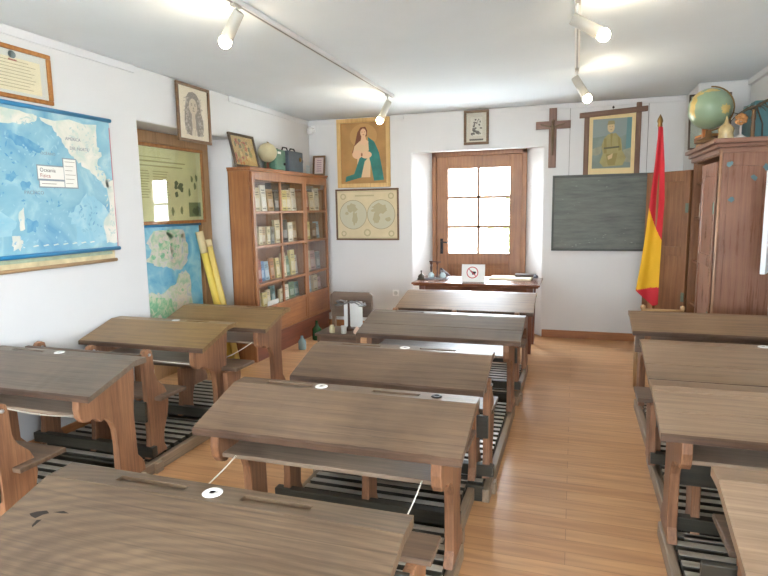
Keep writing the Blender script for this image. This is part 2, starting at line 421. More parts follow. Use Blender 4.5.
# ------------------------------------------------------------------ school desks
M_leg = wood('bench timber orange', (106, 72, 50), (164, 118, 84), 'Z', .46, .1)
M_legX = wood('bench timber crosswise', (76, 60, 48), (124, 100, 80), 'X', .42, .1)
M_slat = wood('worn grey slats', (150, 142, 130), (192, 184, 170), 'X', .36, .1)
M_run = wood('runner timber', (122, 104, 84), (164, 144, 120), 'Y', .5, .1)
M_shelf = wood('under shelf timber', (112, 94, 78), (158, 138, 118), 'X', .40, .06)
M_drk = wood('dark stain and slat shade', (40, 38, 31), (70, 65, 53), 'X', .4, .08)  # dark stain on the bars; on the footrest it stands for shade
M_edge = wood('worn desk edge', (58, 42, 32), (104, 78, 58), 'X', .5, .3)
TONES = {
    'knotty': wood('desk top knotty', (78, 61, 45), (116, 95, 73), 'X', .40, .15, 1, .5, .06, .7, (.30, .02)),
    'grey': wood('desk top grey brown', (84, 66, 50), (128, 104, 82), 'X', .44, .3, 1, .5, .1, .6),
    'warm': wood('desk top brown', (104, 80, 58), (146, 118, 90), 'X', .36, .2, 1, .5, .12, .7),
    'dark': wood('desk top dark', (88, 76, 64), (124, 108, 92), 'X', .42, .16, 1, .5, .1, .7),
    'olive': wood('desk top olive', (116, 90, 56), (152, 122, 82), 'X', .32, .12, 1, .5, .12, .78),
    'pale': wood('desk top pale', (120, 97, 76), (158, 132, 107), 'X', .36, .1, 1, .5, .1, .8),
    'honey': wood('desk top honey', (112, 88, 66), (154, 126, 98), 'X', .44, .14, 1, .5, .12, .7),
}
ZT = .74
def desktop(mb, x0, x1, yf, depth, drop, th, grooves, planks, seed, chip):
    r = random.Random(seed)
    ys = yf - .088
    # flat strip at the far side, with the pen grooves sunk in it
    cuts = sorted(grooves); x = x0
    for g0, g1 in cuts:
        mb.box(x, g0, ys, yf, ZT - th, ZT)
        mb.box(g0, g1, ys, yf - .058, ZT - th, ZT); mb.box(g0, g1, yf - .03, yf, ZT - th, ZT); mb.box(g0, g1, yf - .058, yf - .03, ZT - th, ZT - .011)
        x = g1
    mb.box(x, x1, ys, yf, ZT - th, ZT)
    # sloped boards
    D = depth - .088; n = 26
    edges = [0.0] + list(planks) + [1.0]
    for k in range(len(edges) - 1):
        t0, t1 = edges[k] + (.009 if k else .004), edges[k + 1] - (.010 if k < len(edges) - 2 else 0)
        last = k == len(edges) - 2
        vs = []
        for i in range(n + 1):
            xx = x0 + (x1 - x0) * i / n
            j = (r.random() ** 3) * chip if last else 0
            jz = (r.random() ** 2) * chip * .5 if last else 0
            P = lambda t, dz, dy=0: (xx, ys - D * t + dy, ZT - drop * t + dz)
            vs += [P(t0, 0), P(t1, 0, .006 + j) if last else P(t1, 0), P(t1, -.006 - jz, j * .3) if last else P(t1, -.003), P(t1, -th, j * .2), P(t0, -th)]
        fs = []
        for i in range(n):
            for q in range(5):
                fs.append((i * 5 + q, i * 5 + (q + 1) % 5, (i + 1) * 5 + (q + 1) % 5, (i + 1) * 5 + q))
        fs.append((0, 1, 2, 3, 4)); fs.append(tuple(n * 5 + q for q in (4, 3, 2, 1, 0)))
        k0 = len(mb.f); mb.add(vs, fs)
        if last:
            mb.use(M_edge)
            for i in range(n):
                for q in (1, 2): mb.mi[k0 + i * 5 + q] = mb.cur
            mb.use(mb.mats[0])

def desk(label, x0, x1, yf, S0, tone, inks=(), grooves=(), planks=(), seed=1, chip=.004, back=.73, drop=.095, depth=.40, th=.03, apron=False, board=True, pf=-.12, si=(.03, .04), sd=.235):
    """Two-seat desk joined by its runners to the bench. S0: near edge of the seat, all in metres in the room."""
    t = thing('school_desk', ((x0 + x1) / 2, (yf + S0) / 2, 0), label, 'school desk', 'two-seat school desks in three rows')
    w = x1 - x0; cut = [(x0 + w * a, x0 + w * b) for a, b in grooves]
    mb = MB(); mb.use(TONES[tone]); desktop(mb, x0, x1, yf, depth, drop, th, cut, planks, seed, chip)
    mb.build('desktop', None, t)
    for u, kind in inks:
        q = MB(); c = (x0 + w * u, yf - .044, ZT)
        q.use(M_ceram if kind == 'white' else M_black)
        q.smooth = True
        rr = .028 if kind == 'white' else .023
        q.lathe([(.009, .0018), (.0095, .004), (rr * .8, .0045), (rr, .001), (rr, -.001)], c, 24)
        q.use(M_hole); q.lathe([(.0115, .0022), (.0, .0022)], c, 16)
        q.build('inkwell', None, t)
    # end panels
    for sx in (x0 + .075, x1 - .112):
        y = yf; zs = ZT - th
        s = drop / (depth - .088)
        f = lambda d: zs - max(0, d - .088) * s
        pr = [(y - .012, zs), (y - .088, zs), (y - depth + .012, f(depth - .012)), (y - depth + .006, .57), (y - depth + .014, .525), (y - depth + .035, .50), (y - depth + .06, .492), (y - depth + .085, .50),
              (y - depth + .11, .492), (y - .262, .465), (y - .24, .475), (y - .215, .462), (y - .19, .435), (y - .172, .39), (y - .165, .30), (y - .165, .15), (y - .185, .115), (y - .20, .09),
              (y + .02, .09), (y + .018, .13), (y + .0, .165), (y - .03, .20), (y - .038, .45), (y - .02, .6)]
        MB().prism(pr, sx, sx + .04, 'X').build('side_panel', M_leg, t, bevel=.005)
    MB().box(x0 + .115, x1 - .112, yf - depth + .028, yf - .05, .522, .540).build('book_shelf', M_shelf, t, bevel=.003)
    if apron: MB().box(x0 + .02, x1 - .02, yf - depth + .03, yf - depth + .052, .52, ZT - drop - th + .004).build('apron', M_legX, t, bevel=.003)
    # bench
    zs = .44
    px = (x0 + (max(.08, si[0] + .05) if si[0] > 0 else .03), (x0 + x1) / 2 - .02, x1 - .12)
    for sx in px:
        hi = back > .56
        pr = ([(S0 - .058, back - .03), (S0 - .045, back - .008), (S0 - .02, back), (S0 + .004, back - .012), (S0 + .012, back - .05), (S0 + .016, .58), (S0 + .04, .53), (S0 + .09, .48)] if hi else [(S0 - .05, .42)]) + \
             [(S0 + .118, .42), (S0 + .12, .37), (S0 + .10, .29), (S0 + .066, .21), (S0 + .062, .14), (S0 + .085, .09), (S0 - .075, .09), (S0 - .06, .14), (S0 - .05, .22)]
        p = MB().prism(pr, sx, sx + .036, 'X').build('bench_panel', M_leg, t, bevel=.004)
        if hi:
            b = MB(); b.smooth = True; b.lathe([(.009, 0), (.009, .006), (.004, .01), (.0, .01)], (sx + .036, S0 - .02, back - .035), 10, Matrix.Rotation(PI / 2, 4, 'Y')); b.build('bolt', M_steel, p)
    MB().box(x0 + si[0], x1 - si[1], S0, S0 + sd, zs - .022, zs).build('seat', M_legX, t, bevel=.004)
    if board: MB().box(x0 + .06, x1 - .09, S0 - .078, S0 - .058, zs - .13, zs - .01).build('seat_apron', M_drk, t, bevel=.003)
    if back > .56: MB().box(x0 + .05, x1 - .10, S0 - .085, S0 - .056, back - .065, back - .02).build('backrest', M_legX, t, bevel=.006)
    MB().box(x0 + .04, x1 - .06, S0 - .075, S0 - .03, .10, .16).build('stretcher', M_drk, t, bevel=.004)
    # runners and slatted foot rest
    for sx in (x0 + .068, x1 - .106): MB().box(sx, sx + .038, S0 + pf - .04, yf + .03, 0, .07).build('runner', M_run, t, bevel=.006)
    MB().box(x0 + .05, x1 - .05, S0 - .06, S0 + .0, .0, .06).build('cross_bar', M_run, t, bevel=.004)
    sl = MB(); y = S0 + pf
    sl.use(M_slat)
    ub = MB(); ub.box(x0 + .10, x1 - .10, y - .01, yf - .03, .004, .014); ub.build('slat_gap_shade', M_drk, t)  # added dark sheet: the shade in the slat gaps, put in as colour
    MB().box(x0 + .10, x1 - .10, y - .034, y - .012, .0, .085).build('riser', M_drk, t, bevel=.003)
    while y < yf - .02:
        sl.use(M_drk); sl.box(x0 + .11, x1 - .11, y, y + .042, .06, .09); sl.use(M_slat); sl.mi[-5] = sl.cur; y += .073  # slat sides coloured dark as painted shade, only the worn tops pale
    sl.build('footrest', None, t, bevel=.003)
    return t

G2 = ((.135, .335), (.59, .78))
desk('big knotty desk nearest the camera in the middle row, white inkwell between two grooves', -1.453, -.362, 1.305, .53, 'knotty', ((.49, 'white'),), ((.20, .41), (.575, .76)), seed=3, chip=.003, back=.6)
desk('grey gouged desk just beyond the knotty front desk, one white and one dark inkwell', -1.435, -.345, 2.262, 1.58, 'grey', ((.375, 'white'), (.845, 'dark')), G2, seed=4, chip=.009, back=.5, sd=.145)
desk('third desk of the middle row counting from the camera, chipped grey-brown top', -1.397, -.384, 3.03, 2.43, 'grey', ((.52, 'white'),), ((.15, .38), (.6, .8)), seed=5, chip=.006, back=.5, pf=-.19)
desk('fourth desk of the middle row from the camera, cracked top catching the door light', -1.431, -.306, 4.12, 2.955, 'dark', ((.5, 'white'),), ((.15, .35),), (.55,), 6, .005, .62, depth=.43, si=(.03, .075))
desk('last desk of the middle row, right before the teacher table', -1.474, -.299, 5.25, 4.48, 'honey', ((.49, 'white'),), ((.14, .34), (.6, .8)), seed=7, chip=.002, depth=.50, back=.70)
desk('dark scuffed desk under the blue ocean map, nearest of the row along the map wall', -3.18, -2.148, 2.447, 1.705, 'dark', ((.47, 'white'),), ((.14, .36),), seed=8, chip=.005)
desk('olive-brown desk second along the map wall, at the near edge of the wall recess', -3.2, -2.204, 3.41, 2.65, 'olive', ((.53, 'white'),), ((.62, .8),), seed=9, chip=.002)
desk('small olive-brown desk in front of the wall recess, beside the bookcase', -3.05, -2.115, 4.04, 3.305, 'olive', (), ((.6, .8),), seed=10, chip=.002, back=.5, board=False)
desk('pale desk closest to the camera along the right side, cut off by the frame', .40, 1.46, 1.82, 1.05, 'pale', ((.5, 'white'),), ((.15, .36),), seed=11, chip=.002, back=.5)
desk('pale plank desk in the right row with long cracks across its sloped top', .331, 1.45, 2.70, 1.895, 'pale', ((.55, 'dark'),), (), (.12, .55), 12, .003, .5, si=(.15, .04))
desk('pale desk third from the camera in the right row, white inkwell near its far edge', .372, 1.45, 3.525, 2.685, 'pale', ((.56, 'white'),), (), (.6,), 13, .003, .50, depth=.48, si=(.09, .04))
desk('dark-edged desk farthest along the right row, before the wardrobe', .389, 1.46, 4.49, 3.36, 'honey', (), (), (), 14, .006, .5, .07, .40, .03, True, si=(-.03, .04))

def cord(pts, label):
    m = MB(); m.smooth = True
    P = [Vector(p) for p in pts]; n = 14; out = []
    a, b = P[0], P[-1]; sag = .012
    for i in range(n + 1):
        u = i / n; q = a.lerp(b, u); q.z -= sag * 4 * u * (1 - u); out.append(q)
    m.tube(out, .0028, 6)
    o = recentre(m.build('barrier_cord', M_rope)); tag(o, label, 'cord', 'white cords barring the benches')
cord([(-1.25, 1.88, .54), (-1.32, 1.62, .45)], 'white cord looped from the shelf at the near left corner of the gouged grey desk')
cord([(-.49, 1.88, .54), (-.52, 1.62, .45)], 'white cord slanting below the near right corner of the gouged grey desk')
cord([(-2.27, 2.08, .53), (-2.27, 1.73, .69)], 'white cord strung under the dark desk below the blue ocean map')
cord([(-2.33, 3.04, .53), (-2.75, 2.67, .69)], 'white cord strung under the second olive desk along the map wall')
cord([(-2.24, 3.66, .54), (-2.36, 3.40, .46)], 'white cord hanging under the small olive desk beside the bookcase')
cord([(.86, 2.32, .53), (1.06, 2.02, .46)], 'white cord under the pale plank desk with long cracks')

# ------------------------------------------------------------------ teacher's table and what lies on it
M_tabX = wood('table walnut', (96, 52, 32), (150, 94, 58), 'X', .22, .05)
M_tabZ = wood('table walnut legs', (92, 50, 32), (140, 84, 54), 'Z', .35, .05)
ta, tb, tn, tf, tz = -1.63, -.31, 5.86, 6.52, .725
T = thing('teacher_table', ((ta + tb) / 2, (tn + tf) / 2, 0), 'brown wooden teacher table before the glazed door', 'table')
mb = MB(); mb.box(ta, tb, tn, tf, tz - .022, tz); mb.box(ta + .015, tb - .015, tn + .015, tf - .015, tz - .036, tz - .022); mb.build('tabletop', M_tabX, T, bevel=.006)
mb = MB(); mb.box(ta + .10, tb - .10, tn + .08, tn + .10, tz - .17, tz - .036); mb.box(ta + .10, tb - .10, tf - .10, tf - .08, tz - .17, tz - .036)
mb.box(ta + .08, ta + .10, tn + .08, tf - .08, tz - .17, tz - .036); mb.box(tb - .10, tb - .08, tn + .08, tf - .08, tz - .17, tz - .036); mb.build('apron', M_tabX, T, bevel=.004)
for x in (ta + .07, tb - .13):
    for y in (tn + .07, tf - .13):
        q = MB(); c = (x + .03, y + .03)
        v = [(c[0] + sx * r_, c[1] + sy * r_, z) for r_, z in ((.018, 0), (.032, tz - .036)) for sx, sy in ((-1, -1), (1, -1), (1, 1), (-1, 1))]
        q.add(v, [(3, 2, 1, 0), (4, 5, 6, 7), (0, 1, 5, 4), (1, 2, 6, 5), (2, 3, 7, 6), (3, 0, 4, 7)]); q.build('leg', M_tabZ, T, bevel=.003)
# prohibition sign
sg = thing('table_sign', (-1.0, 6.02, tz), 'small white sign with a red prohibition ring standing on the teacher table', 'sign')
RX = Matrix.Rotation(math.radians(80), 4, 'X')
TS = Matrix.Translation((0, 0, .0)) @ RX
mb = MB(); mb.use(M_paper); mb.T = TS; mb.box(-.122, .122, 0, .185, -.002, .002)
M_red = plain('sign red', (196, 58, 70), .6); M_ink = plain('printing ink', (46, 44, 46), .8)
mb.use(M_red)
n = 36; R1, R2 = .062, .053; cx, cy = -.008, .098
for k in range(n):
    a, b = 2 * PI * k / n, 2 * PI * (k + 1) / n
    mb.poly([(cx + R1 * math.cos(a), cy + R1 * math.sin(a), .0027), (cx + R1 * math.cos(b), cy + R1 * math.sin(b), .0027), (cx + R2 * math.cos(b), cy + R2 * math.sin(b), .0027), (cx + R2 * math.cos(a), cy + R2 * math.sin(a), .0027)])
u = (math.cos(-PI / 4), math.sin(-PI / 4)); w = (-u[1] * .004, u[0] * .004)
mb.poly([(cx - u[0] * .056 - w[0], cy - u[1] * .056 - w[1], .0031), (cx + u[0] * .056 - w[0], cy + u[1] * .056 - w[1], .0031), (cx + u[0] * .056 + w[0], cy + u[1] * .056 + w[1], .0031), (cx - u[0] * .056 + w[0], cy - u[1] * .056 + w[1], .0031)])
mb.use(M_ink)
for pl in ([(-.03, .112), (.028, .108), (.03, .092), (-.005, .09), (-.02, .098)], [(-.014, .09), (.026, .091), (.018, .076), (-.01, .076)], [(-.034, .118), (-.02, .122), (-.016, .112), (-.03, .108)]):
    mb.poly([(x, y, .0024) for x, y in pl])
mb.build('panel', None, sg)
mb = MB(); mb.T = Matrix.Translation((0, .055, 0)) @ Matrix.Rotation(math.radians(-70), 4, 'X') @ Matrix.Identity(4)
mb = MB(); mb.add([(-.03, .032, .16), (.03, .032, .16), (.03, .085, 0), (-.03, .085, 0), (-.03, .035, .16), (.03, .035, .16), (.03, .088, 0), (-.03, .088, 0)], [(0, 1, 2, 3), (7, 6, 5, 4), (0, 4, 5, 1), (1, 5, 6, 2), (2, 6, 7, 3), (3, 7, 4, 0)])
mb.T = Matrix.Identity(4); mb.build('strut', M_paper, sg)
# left end: bell, inkstand with pens, tray
def lathe_thing(name, prof, loc, mat, label, cat, n=22, group=None):
    mb = MB(); mb.smooth = True; mb.lathe(prof, (0, 0, 0), n)
    o = mb.build(name, mat); o.location = loc
    return tag(o, label, cat, group)
lathe_thing('desk_bell', [(.045, 0), (.045, .012), (.036, .016), (.038, .03), (.03, .05), (.012, .062), (.006, .066), (.006, .085), (.011, .092), (.007, .10), (0, .102)], (-1.585, 6.12, tz), plain('tarnished bronze', (78, 74, 66), .35, .7), 'small dark desk bell at the left end of the teacher table', 'bell')
ik = thing('inkstand', (-1.42, 6.18, tz), 'dark inkstand with glass wells and upright posts on the teacher table', 'inkstand')
mb = MB(); mb.box(-1.54, -1.30, 6.10, 6.26, tz, tz + .022); mb.build('base', plain('inkstand marble', (120, 122, 126), .25), ik, bevel=.006)
for x in (-1.485, -1.355):
    q = MB(); q.smooth = True; q.lathe([(.03, 0), (.034, .01), (.034, .035), (.018, .05), (.018, .056), (0, .056)], (x, 6.16, tz + .022), 18); q.build('ink_well', plain('well glass', (180, 196, 200), .08), ik)
for x in (-1.50, -1.43):
    q = MB(); q.smooth = True; q.lathe([(.02, 0), (.012, .02), (.008, .06), (.012, .10), (.007, .13), (.016, .15), (.012, .165), (0, .17)], (x, 6.23, tz + .022), 14); q.build('post', plain('inkstand brown', (86, 54, 42), .35), ik)
q = MB(); q.tube([(-1.52, 6.23, tz + .19), (-1.39, 6.23, tz + .185)], .007, 8); q.build('crossbar', plain('inkstand brown', (86, 54, 42)), ik)
q = MB(); q.smooth = True; q.add([(-1.40, 6.20, tz + .03), (-1.28, 6.21, tz + .03), (-1.28, 6.25, tz + .03), (-1.40, 6.25, tz + .03), (-1.40, 6.22, tz + .12), (-1.38, 6.235, tz + .12)], [(0, 1, 2, 3), (0, 1, 5, 4), (1, 2, 5), (2, 3, 4, 5), (3, 0, 4)]); q.smooth = False
q.build('blotter', plain('blotter rocker', (96, 84, 86), .4), ik)
# papers and books at the far edge
def slab(name, x0, x1, y0, y1, z0, z1, mat, label, cat, rz=0, group=None, bev=.002):
    mb = MB(); mb.box(-(x1 - x0) / 2, (x1 - x0) / 2, -(y1 - y0) / 2, (y1 - y0) / 2, 0, z1 - z0)
    o = mb.build(name, mat, bevel=bev); o.location = ((x0 + x1) / 2, (y0 + y1) / 2, z0); o.rotation_euler.z = rz
    return tag(o, label, cat, group)
slab('paper_sheet', -1.17, -.88, 6.28, 6.48, tz, tz + .004, M_paper, 'white paper sheets lying behind the prohibition sign on the teacher table', 'paper', .03, None, 0)
slab('register_book', -.86, -.42, 6.22, 6.48, tz, tz + .022, M_cream, 'cream open register lying at the right of the teacher table', 'book', -.02)
slab('document_folder', -.60, -.38, 6.36, 6.47, tz + .022, tz + .05, plain('dark folder', (70, 56, 48), .6), 'dark brown folder on top of the cream register on the teacher table', 'folder', .05)
mb = MB(); mb.smooth = True; mb.lathe([(.02, 0), (.028, .012), (.02, .03), (.008, .036), (0, .045)], (0, 0, 0), 14); o = mb.build('paperweight', plain('lead grey', (64, 64, 76), .4)); o.location = (-.375, 6.27, tz + .0225); tag(o, 'tiny dark paperweight on the right end of the cream register', 'paperweight')

# ------------------------------------------------------------------ bookcase
M_bkZ = wood('bookcase oak upright', (126, 78, 44), (170, 114, 68), 'Z', .38, .05)
M_bkY = wood('bookcase oak rails', (128, 78, 44), (172, 116, 70), 'Y', .38, .05)
M_bkd = wood('bookcase plinth', (100, 52, 34), (134, 76, 50), 'Y', .42, .05)
by0, by1, bx0, bx1, bz = 4.92, 6.715, -3.20, -2.965, 1.92
B = thing('bookcase', ((bx0 + bx1) / 2, (by0 + by1) / 2, 0), 'tall glazed oak bookcase full of old books against the wall', 'bookcase')
mb = MB(); mb.box(bx0, bx1, by0, by0 + .028, 0, 1.885); mb.box(bx0, bx1, by1 - .028, by1, 0, 1.885); mb.box(bx0, bx1, 6.055, 6.085, .2, 1.885)
mb.box(bx0, bx0 + .015, by0, by1, .1, 1.885); mb.box(bx0, bx1, by0, by1, .2, .225); mb.build('carcass', M_bkZ, B, bevel=.003)
mb = MB(); mb.box(bx0, bx1 + .02, by0 - .012, by1 + .012, 1.885, 1.905); mb.box(bx0, bx1 + .03, by0 - .02, by1 + .02, 1.905, bz); mb.build('cornice', M_bkY, B, bevel=.004)
mb = MB(); mb.box(bx1 - .03, bx1, by0 + .02, by1 - .02, 0, .2); mb.box(bx1 - .02, bx1 + .025, by0 - .008, by1 + .008, .2, .235); mb.build('plinth', M_bkd, B, bevel=.004)
SH = (.515, .775, 1.155, 1.495)
for z in SH: MB().box(bx0 + .015, bx1 - .012, by0 + .028, by1 - .028, z - .018, z).build('shelf', M_bkY, B, bevel=.002)
def bdoor(ya, yb, cols):
    f = MB(); x0, x1 = bx1 + .001, bx1 + .022
    f.box(x0, x1, ya, ya + .045, .24, 1.88); f.box(x0, x1, yb - .045, yb, .24, 1.88)
    for z0, z1 in ((1.80, 1.88), (.50, .53), (.24, .275)): f.box(x0, x1, ya + .045, yb - .045, z0, z1)
    d = f.build('door', M_bkZ, B, bevel=.003)
    p = MB(); p.box(x0 + .004, x1 - .005, ya + .04, yb - .04, .27, .505); p.build('door_panel', M_bkY, d, bevel=.002)
    q = MB(); w = (yb - ya - .09) / cols
    for k in range(1, cols): q.box(x0 + .002, x1, ya + .045 + w * k - .016, ya + .045 + w * k + .016, .53, 1.80)
    q.box(x0 + .002, x1 - .004, ya + .04, ya + .048, .53, 1.80)
    for z in SH[1:]: q.box(x0 + .002, x1, ya + .04, yb - .04, z - .022, z + .002)
    q.build('glazing_bars', M_bkY, d, bevel=.002)
    g = MB(); g.box(x0 + .008, x0 + .011, ya + .04, yb - .04, .525, 1.805); g.build('pane', M_glass, d)
    return d
d1 = bdoor(4.94, 6.068, 2); d2_ = bdoor(6.072, 6.70, 1)
k = MB(); k.smooth = True; k.lathe([(.012, 0), (.006, .008), (.011, .02), (0, .026)], (bx1 + .022, 6.045, 1.12), 10, Matrix.Rotation(PI / 2, 4, 'Y')); k.build('knob', M_brass, d1)
# books: covers turned outwards and spines
BC = {'cream': (222, 206, 166), 'pale yellow': (224, 206, 132), 'ivory': (234, 228, 208), 'grey': (142, 146, 144), 'pale blue': (150, 184, 206), 'blue': (88, 138, 188), 'green': (108, 142, 104),
      'reddish': (172, 92, 70), 'orange': (206, 140, 72), 'brown': (122, 84, 60), 'teal': (90, 140, 138), 'white': (236, 236, 230), 'dark grey': (74, 70, 66), 'tan': (190, 156, 112), 'pink': (208, 164, 156)}
ORD = ['first', 'second', 'third', 'fourth', 'fifth', 'sixth', 'seventh', 'eighth']
ROWN = {0: 'bottom', 1: 'third', 2: 'second', 3: 'top'}; COLN = ['left', 'middle', 'right']
rows = {
    (3, 0): ['grey', 'cream', 'ivory', 'tan'], (3, 1): ['dark grey', 'pale yellow', 'cream', 'ivory'], (3, 2): ['tan', 'reddish', 'cream', 'ivory'],
    (2, 0): ['tan', 'cream', 'cream', 'tan', 'cream', 'grey'], (2, 1): ['cream', 'dark grey', 'ivory', 'tan'], (2, 2): ['green', 'pale yellow', 'brown', 'pale blue'],
    (1, 0): ['grey', 'reddish', 'blue', 'pale blue', 'orange'], (1, 1): ['pale yellow', 'cream', 'green', 'pale yellow', 'white'], (1, 2): ['green', 'cream', 'pink', 'grey'],
    (0, 0): ['green', 'ivory', 'pale yellow', 'cream', 'teal'], (0, 1): ['cream', 'ivory', 'green', 'teal'], (0, 2): ['teal', 'pale blue', 'cream', 'pink']}
cols = [(4.975, 5.49), (5.53, 6.045), (6.10, 6.67)]
for (r_, c_), names in rows.items():
    z0 = SH[r_]; zt = (SH + (1.87,))[r_ + 1] - .02; H = zt - z0
    ya, yb = cols[c_]; n = len(names); wd = (yb - ya) / n
    for i, nm in enumerate(names):
        spine = (r_, c_) == (2, 0)
        w = wd * (rnd.uniform(.8, .9) if spine else rnd.uniform(.78, .97))
        h = min(H * .9, rnd.uniform(.5, .74) * H + .015) if not spine else rnd.uniform(.55, .62) * H
        th = .13 if spine else rnd.uniform(.02, .035)
        mb = MB(); cv = plain('cover ' + nm, BC[nm], .6, 0, .12, 9)
        mb.use(cv); mb.box(-th / 2, th / 2, -w / 2, w / 2, 0, h)
        mb.use(M_cream); mb.box(-th / 2 + .003, th / 2 - .003, -w / 2 + .003, w / 2 + .001, .003, h + .001)
        # title blocks on the cover
        alt = plain('cover print ' + nm, tuple(max(0, int(x * .62)) for x in BC[nm]), .6); al2 = plain('cover panel ' + nm, tuple(min(255, int(x * .5 + 118)) for x in BC[nm]), .6)
        X = th / 2 + .0006
        mb.use(al2); mb.poly([(X, -w * .36, h * .18), (X, w * .36, h * .18), (X, w * .36, h * .55), (X, -w * .36, h * .55)])
        mb.use(alt)
        for zz in (.68, .78, .08): mb.poly([(X, -w * .34, h * zz), (X, w * .3, h * zz), (X, w * .3, h * (zz + .05)), (X, -w * .34, h * (zz + .05))])
        o = mb.build('book', None)
        o.location = (bx1 - .05 - th / 2 - rnd.uniform(0, .03), ya + wd * (i + .5), z0)
        o.rotation_euler = (0, 0 if spine else -rnd.uniform(.03, .10), rnd.uniform(-.05, .05) if not spine else 0)
        if not spine: o.location.z += .001 + math.sin(abs(o.rotation_euler.y)) * th / 2
        tag(o, '%s book, %s from the left on the %s shelf behind the %s glass column' % (nm, ORD[i], ROWN[r_], COLN[c_]), 'book', 'books in the glazed bookcase')
# back row of books on the upper shelves (the darker ones behind)
for c_, (ya, yb) in enumerate(cols):
    nm = ['brown', 'dark grey', 'grey'][c_]
    o = slab('archive_box', bx0 + .02, bx0 + .11, ya + .03, yb - .05, SH[3], SH[3] + .30, plain('cover ' + nm, BC[nm]), '%s archive box at the back of the top bookcase shelf, %s glass column' % (nm, COLN[c_]), 'box', 0, 'archive boxes in the bookcase')
slab('paper_label', bx1 - .03, bx1 - .027, 5.22, 5.46, SH[0], SH[0] + .055, M_paper, 'white paper label at the foot of the bottom left bookcase pane', 'label', 0, None, 0)

# ------------------------------------------------------------------ pictures
def frame(name, label, cat, plane, u0, u1, v0, v1, at, bw, fm, art, tilt=0.0, depth=.022, group=None, base=False, glass=True):
    """A framed picture; plane 'L' = on the left wall (facing +x, u runs along y), 'B' = on the back wall (facing -y, u runs along x).
    The frame is built upright in its own axes (u right, v up, w towards the room) and placed by one matrix."""
    cu = (u0 + u1) / 2
    t = thing(name, (at, cu, v0) if plane == 'L' else (cu, at, v0), label, cat, group)
    if plane == 'L': Rm = Matrix(((0, 0, 1, 0), (1, 0, 0, 0), (0, 1, 0, 0), (0, 0, 0, 1)))
    else: Rm = Matrix(((1, 0, 0, 0), (0, 0, -1, 0), (0, 1, 0, 0), (0, 0, 0, 1)))
    t.rotation_mode = 'QUATERNION'
    T = Rm @ Matrix.Rotation(tilt, 4, 'X')
    W, Hh = u1 - u0, v1 - v0
    f = MB(); f.T = T
    f.use(fm[0] if isinstance(fm, tuple) else fm)
    a, b = -W / 2, W / 2
    f.box(a, b, 0, bw, 0, depth); f.box(a, b, Hh - bw, Hh, 0, depth)
    if isinstance(fm, tuple): f.use(fm[1])
    f.box(a, a + bw, bw, Hh - bw, 0, depth); f.box(b - bw, b, bw, Hh - bw, 0, depth)
    f.build('frame', None, t, bevel=min(.005, bw * .2))
    p = MB(); p.T = T
    art(p, a + bw, b - bw, bw, Hh - bw, .006)
    p.build('picture', None, t)
    if glass:
        g = MB(); g.T = T; g.box(a + bw, b - bw, bw, Hh - bw, .0115, .0135); g.build('glass', M_glass, t)
    return t
def rect(p, a, b, c, d, w): p.poly([(a, c, w), (b, c, w), (b, d, w), (a, d, w)])
def blob(p, pts, w): p.poly([(x, y, w) for x, y in pts])
def ell(p, cx, cy, rx, ry, w, n=28, jit=0, r=None):
    p.poly([(cx + rx * (1 + (r.uniform(-jit, jit) if r else 0)) * math.cos(2 * PI * k / n), cy + ry * (1 + (r.uniform(-jit, jit) if r else 0)) * math.sin(2 * PI * k / n), w) for k in range(n)])
def ring(p, cx, cy, r1, r2, w, n=40):
    for k in range(n):
        a, b = 2 * PI * k / n, 2 * PI * (k + 1) / n
        p.poly([(cx + r1 * math.cos(a), cy + r1 * math.sin(a), w), (cx + r1 * math.cos(b), cy + r1 * math.sin(b), w), (cx + r2 * math.cos(b), cy + r2 * math.sin(b), w), (cx + r2 * math.cos(a), cy + r2 * math.sin(a), w)])
def lerp2(a, b, c, d): return lambda u, v: (a + (b - a) * u, c + (d - c) * v)
M_fr = wood('frame wood honey', (132, 84, 36), (184, 126, 62), 'X', .4, .05)
M_frd = wood('frame wood dark', (86, 62, 38), (128, 96, 60), 'X', .4, .05)
M_gold = wood('frame pale gold', (190, 152, 92), (222, 186, 124), 'Z', .4, .04)
M_line = plain('faded print line', (184, 172, 136), .9)
M_gline = plain('engraving ink', (104, 98, 92), .9)

def art_cert(p, a, b, c, d, w):
    q = lerp2(a, b, c, d); r = random.Random(2)
    p.use(plain('certificate mat', (226, 228, 222), .8)); rect(p, a, b, c, d, w)
    p.use(plain('certificate paper', (242, 234, 204), .8, 0, .05, 9)); x0, y0 = q(.1, .08); x1, y1 = q(.9, .84); rect(p, x0, x1, y0, y1, w + .0005)
    p.use(M_line)
    for i in range(9):
        v = .76 - i * .075; u0 = .16 + r.random() * .06; u1 = .84 - r.random() * .12
        x0, y0 = q(u0, v); x1, y1 = q(u1, v + .014); rect(p, x0, x1, y0, y1, w + .001)
    p.use(plain('crest ink', (120, 140, 146), .8)); x, y = q(.5, .9); ell(p, x, y, .026, .022, w + .001)
    p.use(plain('crest ribbon', (176, 120, 104), .8)); rect(p, x - .028, x + .028, y - .036, y - .026, w + .0012)
frame('framed_certificate', 'framed old certificate high on the wall above the blue ocean map', 'certificate', 'L', 2.47, 2.992, 2.19, 2.50, XL + .004, .026, M_fr, art_cert)

